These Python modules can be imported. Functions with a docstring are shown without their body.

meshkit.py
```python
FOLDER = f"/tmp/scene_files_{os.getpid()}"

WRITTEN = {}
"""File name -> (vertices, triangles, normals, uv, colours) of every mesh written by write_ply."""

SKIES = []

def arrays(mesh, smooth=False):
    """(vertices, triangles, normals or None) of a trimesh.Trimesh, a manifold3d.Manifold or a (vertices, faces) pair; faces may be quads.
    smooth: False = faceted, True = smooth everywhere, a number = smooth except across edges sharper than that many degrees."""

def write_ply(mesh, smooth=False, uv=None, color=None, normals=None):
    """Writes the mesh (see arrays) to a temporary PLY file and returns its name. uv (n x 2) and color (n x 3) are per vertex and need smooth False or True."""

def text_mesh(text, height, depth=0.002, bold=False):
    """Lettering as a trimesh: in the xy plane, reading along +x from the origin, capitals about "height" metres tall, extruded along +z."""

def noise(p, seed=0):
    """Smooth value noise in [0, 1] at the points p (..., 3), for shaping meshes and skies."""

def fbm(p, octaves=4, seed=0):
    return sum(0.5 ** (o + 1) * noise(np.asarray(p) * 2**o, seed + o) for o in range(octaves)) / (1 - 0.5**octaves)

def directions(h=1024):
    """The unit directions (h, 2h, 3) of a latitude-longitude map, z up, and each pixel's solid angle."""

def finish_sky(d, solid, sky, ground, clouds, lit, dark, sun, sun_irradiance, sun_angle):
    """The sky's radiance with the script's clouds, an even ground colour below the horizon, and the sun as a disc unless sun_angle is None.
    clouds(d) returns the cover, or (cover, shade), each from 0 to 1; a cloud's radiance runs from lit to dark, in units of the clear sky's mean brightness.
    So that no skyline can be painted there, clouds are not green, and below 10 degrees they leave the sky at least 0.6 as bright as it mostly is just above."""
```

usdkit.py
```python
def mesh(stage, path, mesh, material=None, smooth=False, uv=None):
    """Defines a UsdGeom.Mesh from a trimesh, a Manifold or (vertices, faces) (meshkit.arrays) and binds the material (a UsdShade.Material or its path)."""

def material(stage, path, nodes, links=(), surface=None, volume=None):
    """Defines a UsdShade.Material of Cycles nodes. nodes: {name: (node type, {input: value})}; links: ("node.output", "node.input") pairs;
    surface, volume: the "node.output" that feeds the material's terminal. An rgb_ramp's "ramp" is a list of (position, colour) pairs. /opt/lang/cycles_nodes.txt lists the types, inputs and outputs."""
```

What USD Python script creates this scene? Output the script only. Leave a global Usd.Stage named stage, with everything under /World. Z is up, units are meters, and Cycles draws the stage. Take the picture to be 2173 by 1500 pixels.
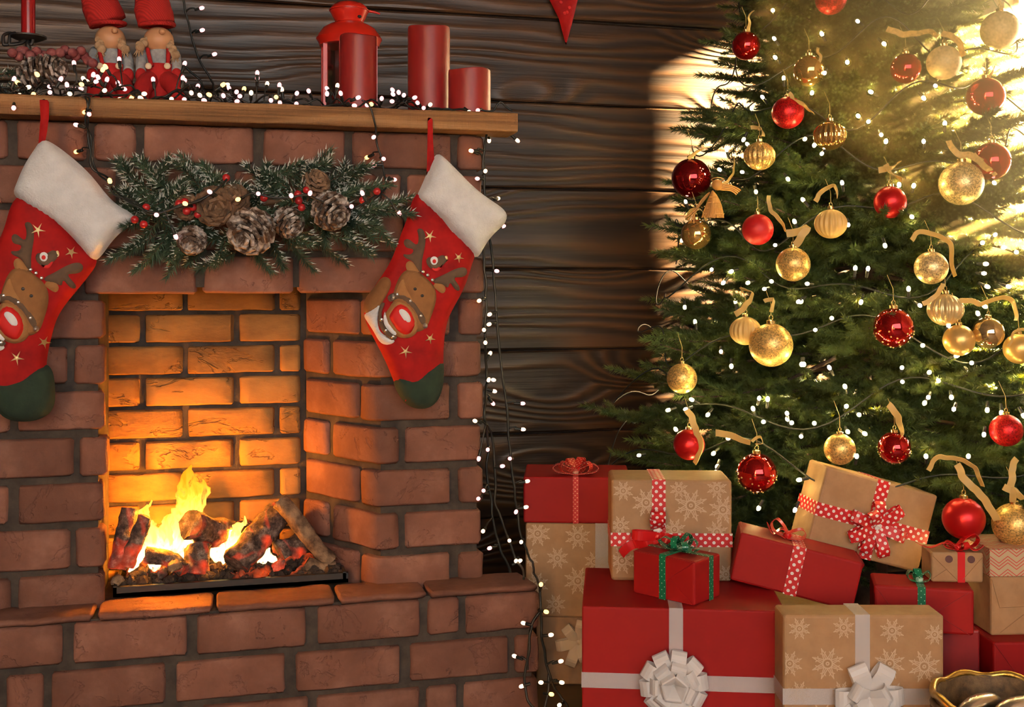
import math, random
import numpy as np, trimesh, manifold3d, shapely
import shapely.geometry as sg
import usdkit, meshkit
from pxr import Usd, UsdGeom, UsdLux, UsdShade, Gf, Sdf, Vt

stage = Usd.Stage.CreateInMemory()
UsdGeom.SetStageUpAxis(stage, "Z")
stage.DefinePrim("/World", "Xform")
stage.DefinePrim("/World/Looks", "Scope")

# ------------------------------------------------------------------ camera (image taken as 2173 x 1500)
F, CX, HY, YAW, EYE_Z = 2400.0, 1086.5, 600.0, math.radians(14.3), 0.8
cam = UsdGeom.Camera.Define(stage, "/World/camera")
cam.AddTranslateOp().Set(Gf.Vec3d(0, 0, EYE_Z))
cam.AddRotateZOp().Set(-math.degrees(YAW))
cam.AddRotateXOp().Set(90.0)
cam.CreateHorizontalApertureAttr(36.0)
cam.CreateVerticalApertureAttr(36.0 * 1500 / 2173)
cam.CreateFocalLengthAttr(36.0 * F / 2173)
cam.CreateVerticalApertureOffsetAttr(-(750 - HY) / 2173 * 36.0)
cam.CreateExposureAttr(0.0)
cam.CreateClippingRangeAttr(Gf.Vec2f(0.05, 200))

# ------------------------------------------------------------------ lights: daylight, low sun, room lamp
RX = 2.10            # inner face of the right wall
WY = 2.75            # inner face of the back wall
WIN = (2.588, 2.705, 0.72, 1.80)   # narrow window in the corner of the right wall: y0, y1, z0, z1
WIN2 = (1.90, 2.30, 0.72, 1.62)   # wider window beside it


def rect(name, pos, rot, w, h, intensity, color):
    l = UsdLux.RectLight.Define(stage, "/World/" + name)
    l.AddTranslateOp().Set(Gf.Vec3d(*pos))
    l.AddRotateXYZOp().Set(Gf.Vec3f(*rot))
    l.CreateWidthAttr(w); l.CreateHeightAttr(h)
    l.CreateIntensityAttr(intensity); l.CreateColorAttr(Gf.Vec3f(*color))
    return l


# daylight of the sky in the window on the right and in a window behind the camera
for k, W_ in enumerate((WIN, WIN2)):
    rect(f"window_daylight_{k + 1}", (RX + 0.32, (W_[0] + W_[1]) / 2, (W_[2] + W_[3]) / 2), (0, 90, 0), W_[3] - W_[2] + 0.1, W_[1] - W_[0] + 0.1, 34.0, (1.0, 0.93, 0.80))
# rect("room_daylight", (0.1, -1.98, 1.5), (90, 0, 0), 3.2, 1.7, 0.95, (0.96, 0.97, 1.0))
sun = UsdLux.DistantLight.Define(stage, "/World/sun")
SUN_TO = np.array([-0.92, 0.135, -0.36]); SUN_TO /= np.linalg.norm(SUN_TO)
sun.AddTransformOp().Set(Gf.Matrix4d().SetRotate(Gf.Rotation(Gf.Vec3d(0, 0, -1), Gf.Vec3d(*map(float, SUN_TO)))))
sun.CreateAngleAttr(2.0); sun.CreateIntensityAttr(600000.0); sun.CreateColorAttr(Gf.Vec3f(1.0, 0.72, 0.38))
dome = UsdLux.DomeLight.Define(stage, "/World/sky")
dome.CreateIntensityAttr(1.65); dome.CreateColorAttr(Gf.Vec3f(1.0, 0.95, 0.88))

# ------------------------------------------------------------------ helpers: points
CT, ST = math.cos(YAW), math.sin(YAW)


def ray(px, py):
    u, v = (px - CX) / F, (HY - py) / F
    return np.array([ST + u * CT, CT - u * ST, v])


def at(px, py, Y):
    """The point of the vertical plane y = Y (parallel to the back wall)."""
    d = ray(px, py)
    return np.array([0, 0, EYE_Z]) + d * (Y / d[1])


def ats(px, py, s):
    return np.array([0, 0, EYE_Z]) + ray(px, py) * s


def X(px, Y):
    return float(at(px, 600, Y)[0])


# ------------------------------------------------------------------ helpers: prims
ORIGIN, USED = {"/World": np.zeros(3)}, {}


def numbered(parent, name):
    k = (parent, name)
    n = USED[k] = USED.get(k, -1) + 1
    return f"{parent}/{name}" + (f"_{n:03d}" if n else "")


def tag(prim, label=None, cat=None, group=None, kind=None):
    for k, v in (("label", label), ("category", cat), ("group", group), ("kind", kind)):
        if v:
            prim.SetCustomDataByKey(k, v)
    return prim


def thing(name, label, cat, loc=(0, 0, 0), group=None, kind=None):
    path = numbered("/World", name)
    x = UsdGeom.Xform.Define(stage, path)
    x.AddTranslateOp().Set(Gf.Vec3d(*map(float, loc)))
    ORIGIN[path] = np.array(loc, float)
    tag(x.GetPrim(), label, cat, group, kind)
    return path


def mesh_arrays(m):
    if isinstance(m, (list,)):
        m = join(*m)
    return m


def join(*ms):
    return trimesh.util.concatenate([trimesh.Trimesh(*meshkit.arrays(m)[:2], process=False) for m in ms])


def part(parent, name, mesh, mat, smooth=30, label=None, kind=None):
    """One mesh (given in world coordinates) under a thing or a part."""
    v, f, _ = meshkit.arrays(join(*mesh) if isinstance(mesh, list) else mesh)
    o = ORIGIN[parent]
    path = numbered(parent, name)
    usdkit.mesh(stage, path, trimesh.Trimesh(v - o, f, process=False), mat, smooth)
    ORIGIN[path] = o
    p = stage.GetPrimAtPath(path)
    tag(p, label, kind=kind)
    return path


def single(name, mesh, mat, label, cat, smooth=30, group=None, kind=None):
    p = part("/World", name, mesh, mat, smooth)
    tag(stage.GetPrimAtPath(p), label, cat, group, kind)
    return p


# ------------------------------------------------------------------ helpers: shapes
def box(a, b):
    a, b = np.minimum(a, b), np.maximum(a, b)
    m = trimesh.creation.box(extents=b - a)
    m.apply_translation((a + b) / 2)
    return m


def unit(v):
    v = np.asarray(v, float)
    return v / max(np.linalg.norm(v), 1e-12)


def tube(pts, r, sides=6, caps=True):
    pts = np.asarray(pts, float)
    n = len(pts)
    r = np.broadcast_to(np.asarray(r, float), (n,))
    t = np.gradient(pts, axis=0)
    t /= np.maximum(np.linalg.norm(t, axis=1, keepdims=True), 1e-12)
    up = np.array([0, 0, 1.0]) if abs(t[0][2]) < 0.9 else np.array([1.0, 0, 0])
    u = unit(np.cross(t[0], up))
    V = []
    ang = np.linspace(0, 2 * np.pi, sides, endpoint=False)
    for i in range(n):
        u = unit(u - t[i] * np.dot(u, t[i]))
        w = np.cross(t[i], u)
        V.append(pts[i] + r[i] * (np.cos(ang)[:, None] * u + np.sin(ang)[:, None] * w))
    V = np.vstack(V)
    Fc = []
    for i in range(n - 1):
        for k in range(sides):
            a, b = i * sides + k, i * sides + (k + 1) % sides
            c, d = a + sides, b + sides
            Fc += [[a, b, d], [a, d, c]]
    if caps:
        V = np.vstack([V, pts[0], pts[-1]])
        e = len(V)
        for k in range(sides):
            Fc += [[e - 2, (k + 1) % sides, k], [e - 1, (n - 1) * sides + k, (n - 1) * sides + (k + 1) % sides]]
    return trimesh.Trimesh(V, np.array(Fc), process=False)


def curve(pts, n=24):
    """Smooth curve through the points."""
    from scipy.interpolate import CubicSpline, PchipInterpolator
    pts = np.asarray(pts, float)
    t = np.r_[0, np.cumsum(np.linalg.norm(np.diff(pts, axis=0), axis=1) + 1e-6)]
    return PchipInterpolator(t, pts)(np.linspace(0, t[-1], n))


def lathe(profile, c=(0, 0, 0), n=32):
    """profile: (radius, z) from bottom to top."""
    p = np.asarray(profile, float)
    m = trimesh.creation.revolve(p, sections=n)
    m.apply_translation(c)
    return m


def ball(c, r, sub=2, scale=(1, 1, 1)):
    m = trimesh.creation.icosphere(subdivisions=sub, radius=1.0)
    m.apply_scale(np.asarray(scale) * r)
    m.apply_translation(c)
    return m


def frame_from(n, up=(0, 0, 1)):
    """3 x 3 with columns right, up, normal."""
    n = unit(n)
    x = unit(np.cross(up, n))
    return np.column_stack([x, np.cross(n, x), n])


def rbox(size, r=0.004, seg=2):
    """Box with rounded edges, centred at the origin."""
    sx, sy, sz = np.asarray(size, float) / 2 - r
    s = trimesh.creation.icosphere(subdivisions=seg - 1 if seg > 1 else 1, radius=r).vertices
    pts = [s + np.array([a * sx, b * sy, c * sz]) for a in (-1, 1) for b in (-1, 1) for c in (-1, 1)]
    return trimesh.convex.convex_hull(np.vstack(pts))


def prism_brick(poly, z0, z1, bev=0.006, seed=0, amp=0.0022, step=0.022):
    """A rough brick: convex outline in plan with rounded edges, worn by noise."""
    g = sg.Polygon(poly)
    full = g.buffer(-bev).buffer(bev, quad_segs=2)
    inner = g.buffer(-bev * 0.9)
    per = full.length
    n = max(16, int(per / step))
    rings, zs = [], [z0, z0 + bev * 0.9, (z0 + z1) / 2, z1 - bev * 0.9, z1]
    src = [inner, full, full, full, inner]
    c = np.array(g.centroid.coords[0])
    a0 = np.linspace(0, 1, n, endpoint=False)
    base = np.array([full.exterior.interpolate(a, normalized=True).coords[0] for a in a0])
    V = []
    for s, z in zip(src, zs):
        P = base if s is full else np.array([s.exterior.interpolate(s.exterior.project(sg.Point(q))).coords[0] for q in base])
        V.append(np.c_[P, np.full(n, z)])
    V = np.vstack(V + [[[*c, z0]], [[*c, z1]]])
    m = len(zs)
    Fc = []
    for i in range(m - 1):
        for k in range(n):
            a, b = i * n + k, i * n + (k + 1) % n
            Fc += [[a, b, b + n], [a, b + n, a + n]]
    for k in range(n):
        Fc += [[m * n, (k + 1) % n, k], [m * n + 1, (m - 1) * n + k, (m - 1) * n + (k + 1) % n]]
    if full.exterior.is_ccw is False:
        Fc = [f[::-1] for f in Fc]
    d = np.stack([meshkit.fbm(V * 28 + 7.3 * k, 2, seed + k) - 0.5 for k in range(3)], 1)
    V = V + d * 2 * amp * np.array([1, 1, 1])
    return trimesh.Trimesh(V, np.array(Fc), process=False)


# ------------------------------------------------------------------ materials
def mat(name, nodes, links=(), surface="p.BSDF", volume=None):
    return usdkit.material(stage, "/World/Looks/" + name, nodes, links, surface, volume)


def plain(name, color, rough=0.5, **kw):
    return mat(name, {"p": ("principled_bsdf", {"base_color": color, "roughness": rough, **kw})})


def noisy(name, c0, c1, scale=20.0, rough=0.8, bump=0.3, bscale=60.0, dist=0.002, rnd=0.0, detail=5, lo=0.35, hi=0.65, **kw):
    """Two tones mixed by noise, with fine relief; rnd varies the brightness from piece to piece."""
    return mat(name, {
        "g": ("texture_coordinate", {}),
        "n": ("noise_texture", {"scale": scale, "detail": detail, "roughness": 0.6}),
        "r": ("rgb_ramp", {"ramp": [(lo, c0), (hi, c1)]}),
        "oi": ("object_info", {}),
        "mr": ("map_range", {"from_min": 0.0, "from_max": 1.0, "to_min": 1 - rnd, "to_max": 1 + rnd}),
        "h": ("hsv", {"hue": 0.5, "saturation": 1.0, "fac": 1.0}),
        "b": ("noise_texture", {"scale": bscale, "detail": 6, "roughness": 0.65}),
        "bp": ("bump", {"strength": bump, "distance": dist}),
        "p": ("principled_bsdf", {"roughness": rough, **kw}),
    }, [("g.object", "n.vector"), ("g.object", "b.vector"), ("n.fac", "r.fac"), ("oi.random", "mr.value"), ("mr.result", "h.value"), ("r.color", "h.color"),
        ("h.color", "p.base_color"), ("b.fac", "bp.height"), ("bp.normal", "p.normal")])


def emissive(name, color, strength):
    return mat(name, {"e": ("emission", {"color": color, "strength": strength})}, surface="e.emission")


def brick_mat(name, c0, c1, c2, rough=0.85, crack=0.6, rnd=0.22, sx=1.0):
    """Fired clay: blotches, pale scuffs, pits and chipped creases in relief."""
    return mat(name, {
        "g": ("texture_coordinate", {}),
        "m": ("mapping", {"scale": (sx, 1, 1)}),
        "n": ("noise_texture", {"scale": 9.0, "detail": 6, "roughness": 0.62}),
        "r": ("rgb_ramp", {"ramp": [(0.3, c0), (0.52, c1), (0.72, c2)]}),
        "oi": ("object_info", {}),
        "mr": ("map_range", {"to_min": 1 - rnd, "to_max": 1 + rnd}),
        "h": ("hsv", {"hue": 0.5, "saturation": 1.0, "fac": 1.0}),
        "b": ("noise_texture", {"scale": 55.0, "detail": 6, "roughness": 0.7}),
        "c": ("noise_texture", {"scale": 15.0, "detail": 5, "roughness": 0.62, "distortion": 0.5}),
        "cr": ("rgb_ramp", {"ramp": [(0.0, (0.30, 0.30, 0.30)), (0.34, (0.45, 0.45, 0.45)), (0.40, (0.55, 0.55, 0.55)), (0.425, (1, 1, 1)), (1.0, (1, 1, 1))]}),
        "bp": ("bump", {"strength": 0.55, "distance": 0.003}),
        "bp2": ("bump", {"strength": crack, "distance": 0.006}),
        "p": ("principled_bsdf", {"roughness": rough, "specular_ior_level": 0.35}),
    }, [("g.object", "m.vector"), ("m.vector", "n.vector"), ("m.vector", "b.vector"), ("m.vector", "c.vector"), ("n.fac", "r.fac"),
        ("oi.random", "mr.value"), ("mr.result", "h.value"), ("r.color", "h.color"), ("h.color", "p.base_color"), ("c.fac", "cr.fac"),
        ("b.fac", "bp.height"), ("cr.color", "bp2.height"), ("bp.normal", "bp2.normal"), ("bp2.normal", "p.normal")])


def wood_mat(name, dark, mid, light, rough=0.36, sx=0.12, freq=26.0, knots=True, bump=0.5, fibz=130.0, fibmix=0.38, saw=0.0, seedw=0.0):
    """Board with flame grain and knots; the grain runs along x. Every board gets its own cut."""
    nodes = {
        "g": ("texture_coordinate", {}),
        "oi": ("object_info", {}),
        "ofs": ("math", {"math_type": "multiply_add", "value2": 37.0, "value3": seedw}),
        "cmb": ("combine_xyz", {}),
        "add": ("vector_math", {"math_type": "add"}),
        "m1": ("mapping", {"scale": (0.9, 1.0, 5.0)}),
        "w": ("noise_texture", {"scale": 1.0, "detail": 2.0, "roughness": 0.45, "distortion": 0.3}),
        "m2": ("mapping", {"scale": (1.6, 1.0, 4.2)}),
        "vk": ("voronoi_texture", {"scale": 1.0, "feature": "f1", "dimensions": "3D", "randomness": 0.85}),
        "kr": ("map_range", {"range_type": "smoothstep", "from_min": 0.0, "from_max": 0.42, "to_min": 1.0, "to_max": 0.0, "clamp": True}),
        "kk": ("math", {"math_type": "multiply", "value2": 5.0 if knots else 0.0}),
        "sep": ("separate_xyz", {}),
        "zf": ("math", {"math_type": "multiply", "value2": 40.0}),
        "wf": ("math", {"math_type": "multiply_add", "value2": 8.0}),
        "sm": ("math", {"math_type": "add"}),
        "ph": ("math", {"math_type": "multiply", "value2": freq / 10.0}),
        "sn": ("math", {"math_type": "sine"}),
        "s01": ("map_range", {"from_min": -1.0, "from_max": 1.0}),
        "pw": ("math", {"math_type": "power", "value2": 1.6}),
        "m3": ("mapping", {"scale": (3.0, 20.0, fibz)}),
        "fib": ("noise_texture", {"scale": 1.0, "detail": 4, "roughness": 0.6}),
        "mx": ("mix_float", {"fac": fibmix}),
        "big": ("noise_texture", {"scale": 2.2, "detail": 3}),
        "r": ("rgb_ramp", {"ramp": [(0.12, dark), (0.45, mid), (0.85, light)]}),
        "kd": ("map_range", {"from_min": 0.0, "from_max": 0.13, "to_min": 0.35 if knots else 1.0, "to_max": 1.0, "clamp": True}),
        "vv": ("map_range", {"from_min": 0.3, "from_max": 0.7, "to_min": 0.65, "to_max": 1.3}),
        "vm": ("math", {"math_type": "multiply"}),
        "h": ("hsv", {"hue": 0.5, "saturation": 1.0, "fac": 1.0}),
        "bp": ("bump", {"strength": bump, "distance": 0.004}),
        "rr": ("map_range", {"to_min": rough + 0.12, "to_max": rough - 0.06}),
        "p": ("principled_bsdf", {"specular_ior_level": 0.34}),
    }
    links = [("oi.random", "ofs.value1"), ("ofs.value", "cmb.x"), ("ofs.value", "cmb.y"), ("g.object", "add.vector1"), ("cmb.vector", "add.vector2"),
             ("add.vector", "m1.vector"), ("m1.vector", "w.vector"), ("add.vector", "m2.vector"), ("m2.vector", "vk.vector"), ("vk.distance", "kr.value"),
             ("kr.result", "kk.value1"), ("g.object", "sep.vector"), ("sep.z", "zf.value1"), ("w.fac", "wf.value1"), ("zf.value", "wf.value3"), ("wf.value", "sm.value1"),
             ("kk.value", "sm.value2"), ("sm.value", "ph.value1"), ("ph.value", "sn.value1"), ("sn.value", "s01.value"), ("s01.result", "pw.value1"),
             ("add.vector", "m3.vector"), ("m3.vector", "fib.vector"), ("pw.value", "mx.a"), ("fib.fac", "mx.b"), ("mx.result", "r.fac"),
             ("add.vector", "big.vector"), ("big.fac", "vv.value"), ("vk.distance", "kd.value"), ("vv.result", "vm.value1"), ("kd.result", "vm.value2"), ("vm.value", "h.value"),
             ("r.color", "h.color"), ("h.color", "p.base_color"), ("mx.result", "bp.height"), ("bp.normal", "p.normal"), ("mx.result", "rr.value"), ("rr.result", "p.roughness")]
    if saw:
        nodes.update({"ms": ("mapping", {"scale": (150.0, 1.0, 9.0)}), "sw": ("noise_texture", {"scale": 1.0, "detail": 3, "roughness": 0.6}), "bs": ("bump", {"strength": saw, "distance": 0.003})})
        links += [("add.vector", "ms.vector"), ("ms.vector", "sw.vector"), ("sw.fac", "bs.height"), ("bp.normal", "bs.normal"), ("bs.normal", "p.normal")]
        links.remove(("bp.normal", "p.normal"))
    return mat(name, nodes, links)


M = {}
M["plank"] = wood_mat("dark_plank", (0.020, 0.011, 0.007), (0.052, 0.028, 0.016), (0.088, 0.046, 0.024), rough=0.29, bump=0.55, freq=52.0)
M["beam"] = wood_mat("beam_wood", (0.075, 0.034, 0.012), (0.21, 0.105, 0.038), (0.36, 0.20, 0.085), rough=0.6, bump=0.9, freq=44.0, fibz=300.0, fibmix=0.72, saw=0.7, seedw=3.0)
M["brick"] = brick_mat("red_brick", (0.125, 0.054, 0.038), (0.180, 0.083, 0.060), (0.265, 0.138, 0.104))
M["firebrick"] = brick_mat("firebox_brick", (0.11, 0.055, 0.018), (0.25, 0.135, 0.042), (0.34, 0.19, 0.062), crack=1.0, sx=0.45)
M["mortar"] = noisy("mortar", (0.030, 0.025, 0.022), (0.060, 0.050, 0.043), scale=30, rough=0.95, bump=0.6, bscale=120)
M["plaster"] = noisy("brown_timber", (0.085, 0.055, 0.035), (0.12, 0.08, 0.05), scale=3, rough=0.9, bump=0.1)
M["floor"] = wood_mat("floor_wood", (0.05, 0.028, 0.015), (0.10, 0.055, 0.03), (0.14, 0.08, 0.045), rough=0.4)
M["backing"] = plain("wall_backing", (0.02, 0.015, 0.012), 0.9)
M["trim"] = plain("window_trim", (0.55, 0.38, 0.22), 0.5)
M["pane"] = mat("window_pane", {"t": ("transparent_bsdf", {"color": (0.97, 0.98, 0.97)}), "gl": ("glossy_bsdf", {"color": (1, 1, 1), "roughness": 0.02}), "f": ("fresnel", {"IOR": 1.45}), "x": ("mix_closure", {})},
                [("f.fac", "x.fac"), ("t.BSDF", "x.closure1"), ("gl.BSDF", "x.closure2")], surface="x.closure")
# ================================================================== THE SETTING
XL, YF, ZC = -1.55, -1.75, 2.6


def struct(name, label, cat):
    return thing(name, label, cat, kind="structure")


# floor of boards
fl = struct("floor", "dark wooden board floor under the gifts and the fireplace", "floor")
part(fl, "subfloor", box((XL - 0.1, YF - 0.1, -0.12), (RX + 0.1, WY + 0.1, -0.022)), M["backing"])
for i, y0 in enumerate(np.arange(YF, WY - 0.01, 0.15)):
    part(fl, "floorboard", box((XL, y0 + 0.001, -0.022), (RX, min(y0 + 0.149, WY), 0.0)), M["floor"])

wb = struct("wall_back", "back wall of wide horizontal dark brown wood planks", "wall")
part(wb, "backing", box((XL - 0.1, WY + 0.022, -0.1), (RX + 0.1, WY + 0.12, ZC)), M["backing"])
seams = [0.0, 0.212, 0.421, 0.630, 0.835, 1.039, 1.255, 1.468, 1.685, 1.90, 2.115, 2.33, ZC]
rng = np.random.default_rng(4)
for i in range(len(seams) - 1):
    z0, z1 = seams[i] + 0.0016, seams[i + 1] - 0.0016
    n = 60
    xs = np.linspace(XL, RX, n)
    # bevelled board with slightly uneven edges
    prof = [(0.022, z0), (0.004, z0), (0.0, z0 + 0.004), (0.0, z1 - 0.004), (0.004, z1), (0.022, z1)]
    V = []
    off = rng.uniform(0.0, 0.004)
    for x in xs:
        e = [(meshkit.noise(np.array([x * 5.0, i * 3.1, 9.0 * k]), 3) - 0.5) * 0.005 for k in (0, 1)]
        V += [(x, WY + off * (d < 0.02) + d, z + e[0 if k < 3 else 1]) for k, (d, z) in enumerate(prof)]
    Fc = []
    for a in range(n - 1):
        for k in range(5):
            p0 = a * 6 + k
            Fc += [[p0, p0 + 6, p0 + 7], [p0, p0 + 7, p0 + 1]]
    part(wb, "plank", trimesh.Trimesh(np.array(V), np.array(Fc)[:, ::-1], process=False), M["plank"], smooth=20)

wr = struct("wall_right", "right wall around the bright window", "wall")
a0, a1, b0, b1 = WIN[0], WIN[1], WIN2[0], WIN2[1]
X2 = RX + 0.14
part(wr, "wall_panel", [box((RX, YF, 0), (X2, b0, ZC)), box((RX, b1, 0), (X2, a0, ZC)), box((RX, a1, 0), (X2, WY + 0.02, ZC)), box((RX, b0, 0), (X2, b1, WIN2[2])), box((RX, b0, WIN2[3]), (X2, b1, ZC)),
     box((RX, a0, 0), (X2, a1, WIN[2])), box((RX, a0, WIN[3]), (X2, a1, ZC))], M["trim"])
for k, (y0, y1, z0, z1) in enumerate((WIN, WIN2)):
    wn = struct(f"window_{k + 1}", ["bright narrow window in the corner behind the tree at the right edge", "wider sunlit window in the right wall beside the tree"][k], "window")
    t = 0.022
    part(wn, "window_frame", [box((RX + 0.03, y0, z0), (RX + 0.08, y1, z0 + t)), box((RX + 0.03, y0, z1 - t), (RX + 0.08, y1, z1)), box((RX + 0.03, y0, z0), (RX + 0.08, y0 + t, z1)), box((RX + 0.03, y1 - t, z0), (RX + 0.08, y1, z1))], M["trim"])
    part(wn, "transom", box((RX + 0.035, y0, 1.04), (RX + 0.075, y1, 1.06)), M["trim"])
    for za, zb in ((z0 + t, 1.04), (1.06, z1 - t)):
        part(wn, "pane", box((RX + 0.052, y0 + t, za), (RX + 0.056, y1 - t, zb)), M["pane"])
    part(wn, "sill", box((RX - 0.02, y0 - 0.02, z0 - 0.03), (RX + 0.12, y1 + 0.02, z0)), M["trim"])

single("wall_left", box((XL - 0.12, YF - 0.1, 0), (XL, WY + 0.02, ZC)), M["plaster"], "brown timber wall left of the fireplace", "wall", kind="structure")
w2 = struct("wall_front", "brown timber wall behind the viewer with a window opening", "wall")
part(w2, "wall_panel", [box((XL, YF - 0.12, 0), (-1.45, YF, ZC)), box((1.65, YF - 0.12, 0), (RX, YF, ZC)), box((-1.45, YF - 0.12, 0), (1.65, YF, 0.66)), box((-1.45, YF - 0.12, 2.34), (1.65, YF, ZC))], M["plaster"])
single("ceiling", box((XL - 0.1, YF - 0.1, ZC), (RX + 0.1, WY + 0.1, ZC + 0.1)), M["plaster"], "plain brown timber ceiling", "ceiling", kind="structure")

# dusty air glowing in the low sun where it comes in by the windows
HAZE = mat("warm_haze", {"v": ("principled_volume", {"color": (1.0, 0.74, 0.36), "density": 0.6, "anisotropy": 0.5})}, surface=None, volume="v.volume")
hz = trimesh.creation.icosphere(subdivisions=4, radius=1.0)
hz.apply_scale((0.74, 0.80, 0.72)); hz.apply_translation((1.74, 1.86, 1.46))
hz.vertices = np.minimum(hz.vertices, (RX - 0.004, WY - 0.004, ZC - 0.02))
single("haze", hz, HAZE, "thin warm haze glowing in the sunbeam round the tree's upper right", "haze", smooth=False, kind="stuff")

# ================================================================== THE FIREPLACE
FY, BY, HYF = 2.10, 2.30, 2.03      # front face, firebox back, hearth front
fp = thing("fireplace", "red brick fireplace with raised hearth and rough wooden mantel beam", "fireplace", (X(600, FY), FY, 0))
xl, xr = X(221, FY), X(797, FY)     # opening
xe = X(1026, FY)                    # right end of the surround
jd = np.array([-0.5255, 0.8508])    # direction of the splayed right jamb
jl = (BY - FY) / jd[1]
xb = xr + jd[0] * jl                # where jamb meets the back
XW = -1.25
REC = 0.011
ZO, ZT = 0.781, 1.081               # opening top, top of the brickwork
core = [
    box((XW, FY + REC, 0), (xl - REC, 2.48, ZT)),
    trimesh.creation.extrude_polygon(sg.Polygon([(xr + REC, FY + REC), (xe - REC, FY + REC), (xe - REC, 2.48), (xb, 2.48), (xb + REC, BY)]), ZT),
    box((xl - REC, FY + REC, ZO + REC), (xr + REC, 2.48, ZT)),
    box((xl - REC, BY + 0.006, 0), (xb + 0.02, 2.48, ZO + REC)),
    box((XW, HYF + REC, 0.0), (X(1143, HYF) - REC, 2.125, 0.228)),
    box((xl - 0.02, 2.12, 0.0), (xr, BY + 0.01, 0.228)),
]
part(fp, "mortar", core, M["mortar"], smooth=False)
seed = 0


def front_brick(xa, xb_, za, zb, Y, depth=0.05, m=None, nm="brick"):
    global seed
    seed += 1
    r = np.random.default_rng(seed)
    d = r.uniform(-0.0015, 0.002)
    part(fp, nm, prism_brick([(xa, Y + d), (xb_, Y + d), (xb_, Y + depth), (xa, Y + depth)], za + r.uniform(-.001, .001), zb + r.uniform(-.001, .001), seed=seed), m or M["brick"], smooth=50)


def row(spans, za, zb, Y):
    for a, b in spans:
        front_brick(X(a, Y), X(b, Y), za, zb, Y)


# frieze above the opening, from the lintel course up
fr_rows = [
    [(-230, -40), (-25, 165), (175, 417), (430, 622), (632, 837), (850, 1028)],
    [(-200, 100), (113, 330), (343, 560), (573, 735), (748, 856), (870, 1028)],
    [(-160, 82), (95, 247), (260, 482), (495, 699), (711, 800), (812, 850), (863, 1026)],
    [(-200, -60), (-45, 14), (32, 184), (198, 287), (301, 541), (557, 735), (746, 961), (973, 1028)],
]
for k, spans in enumerate(fr_rows):
    row(spans, ZO + 0.078 * k, ZO + 0.078 * k + 0.066, FY)

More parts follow.
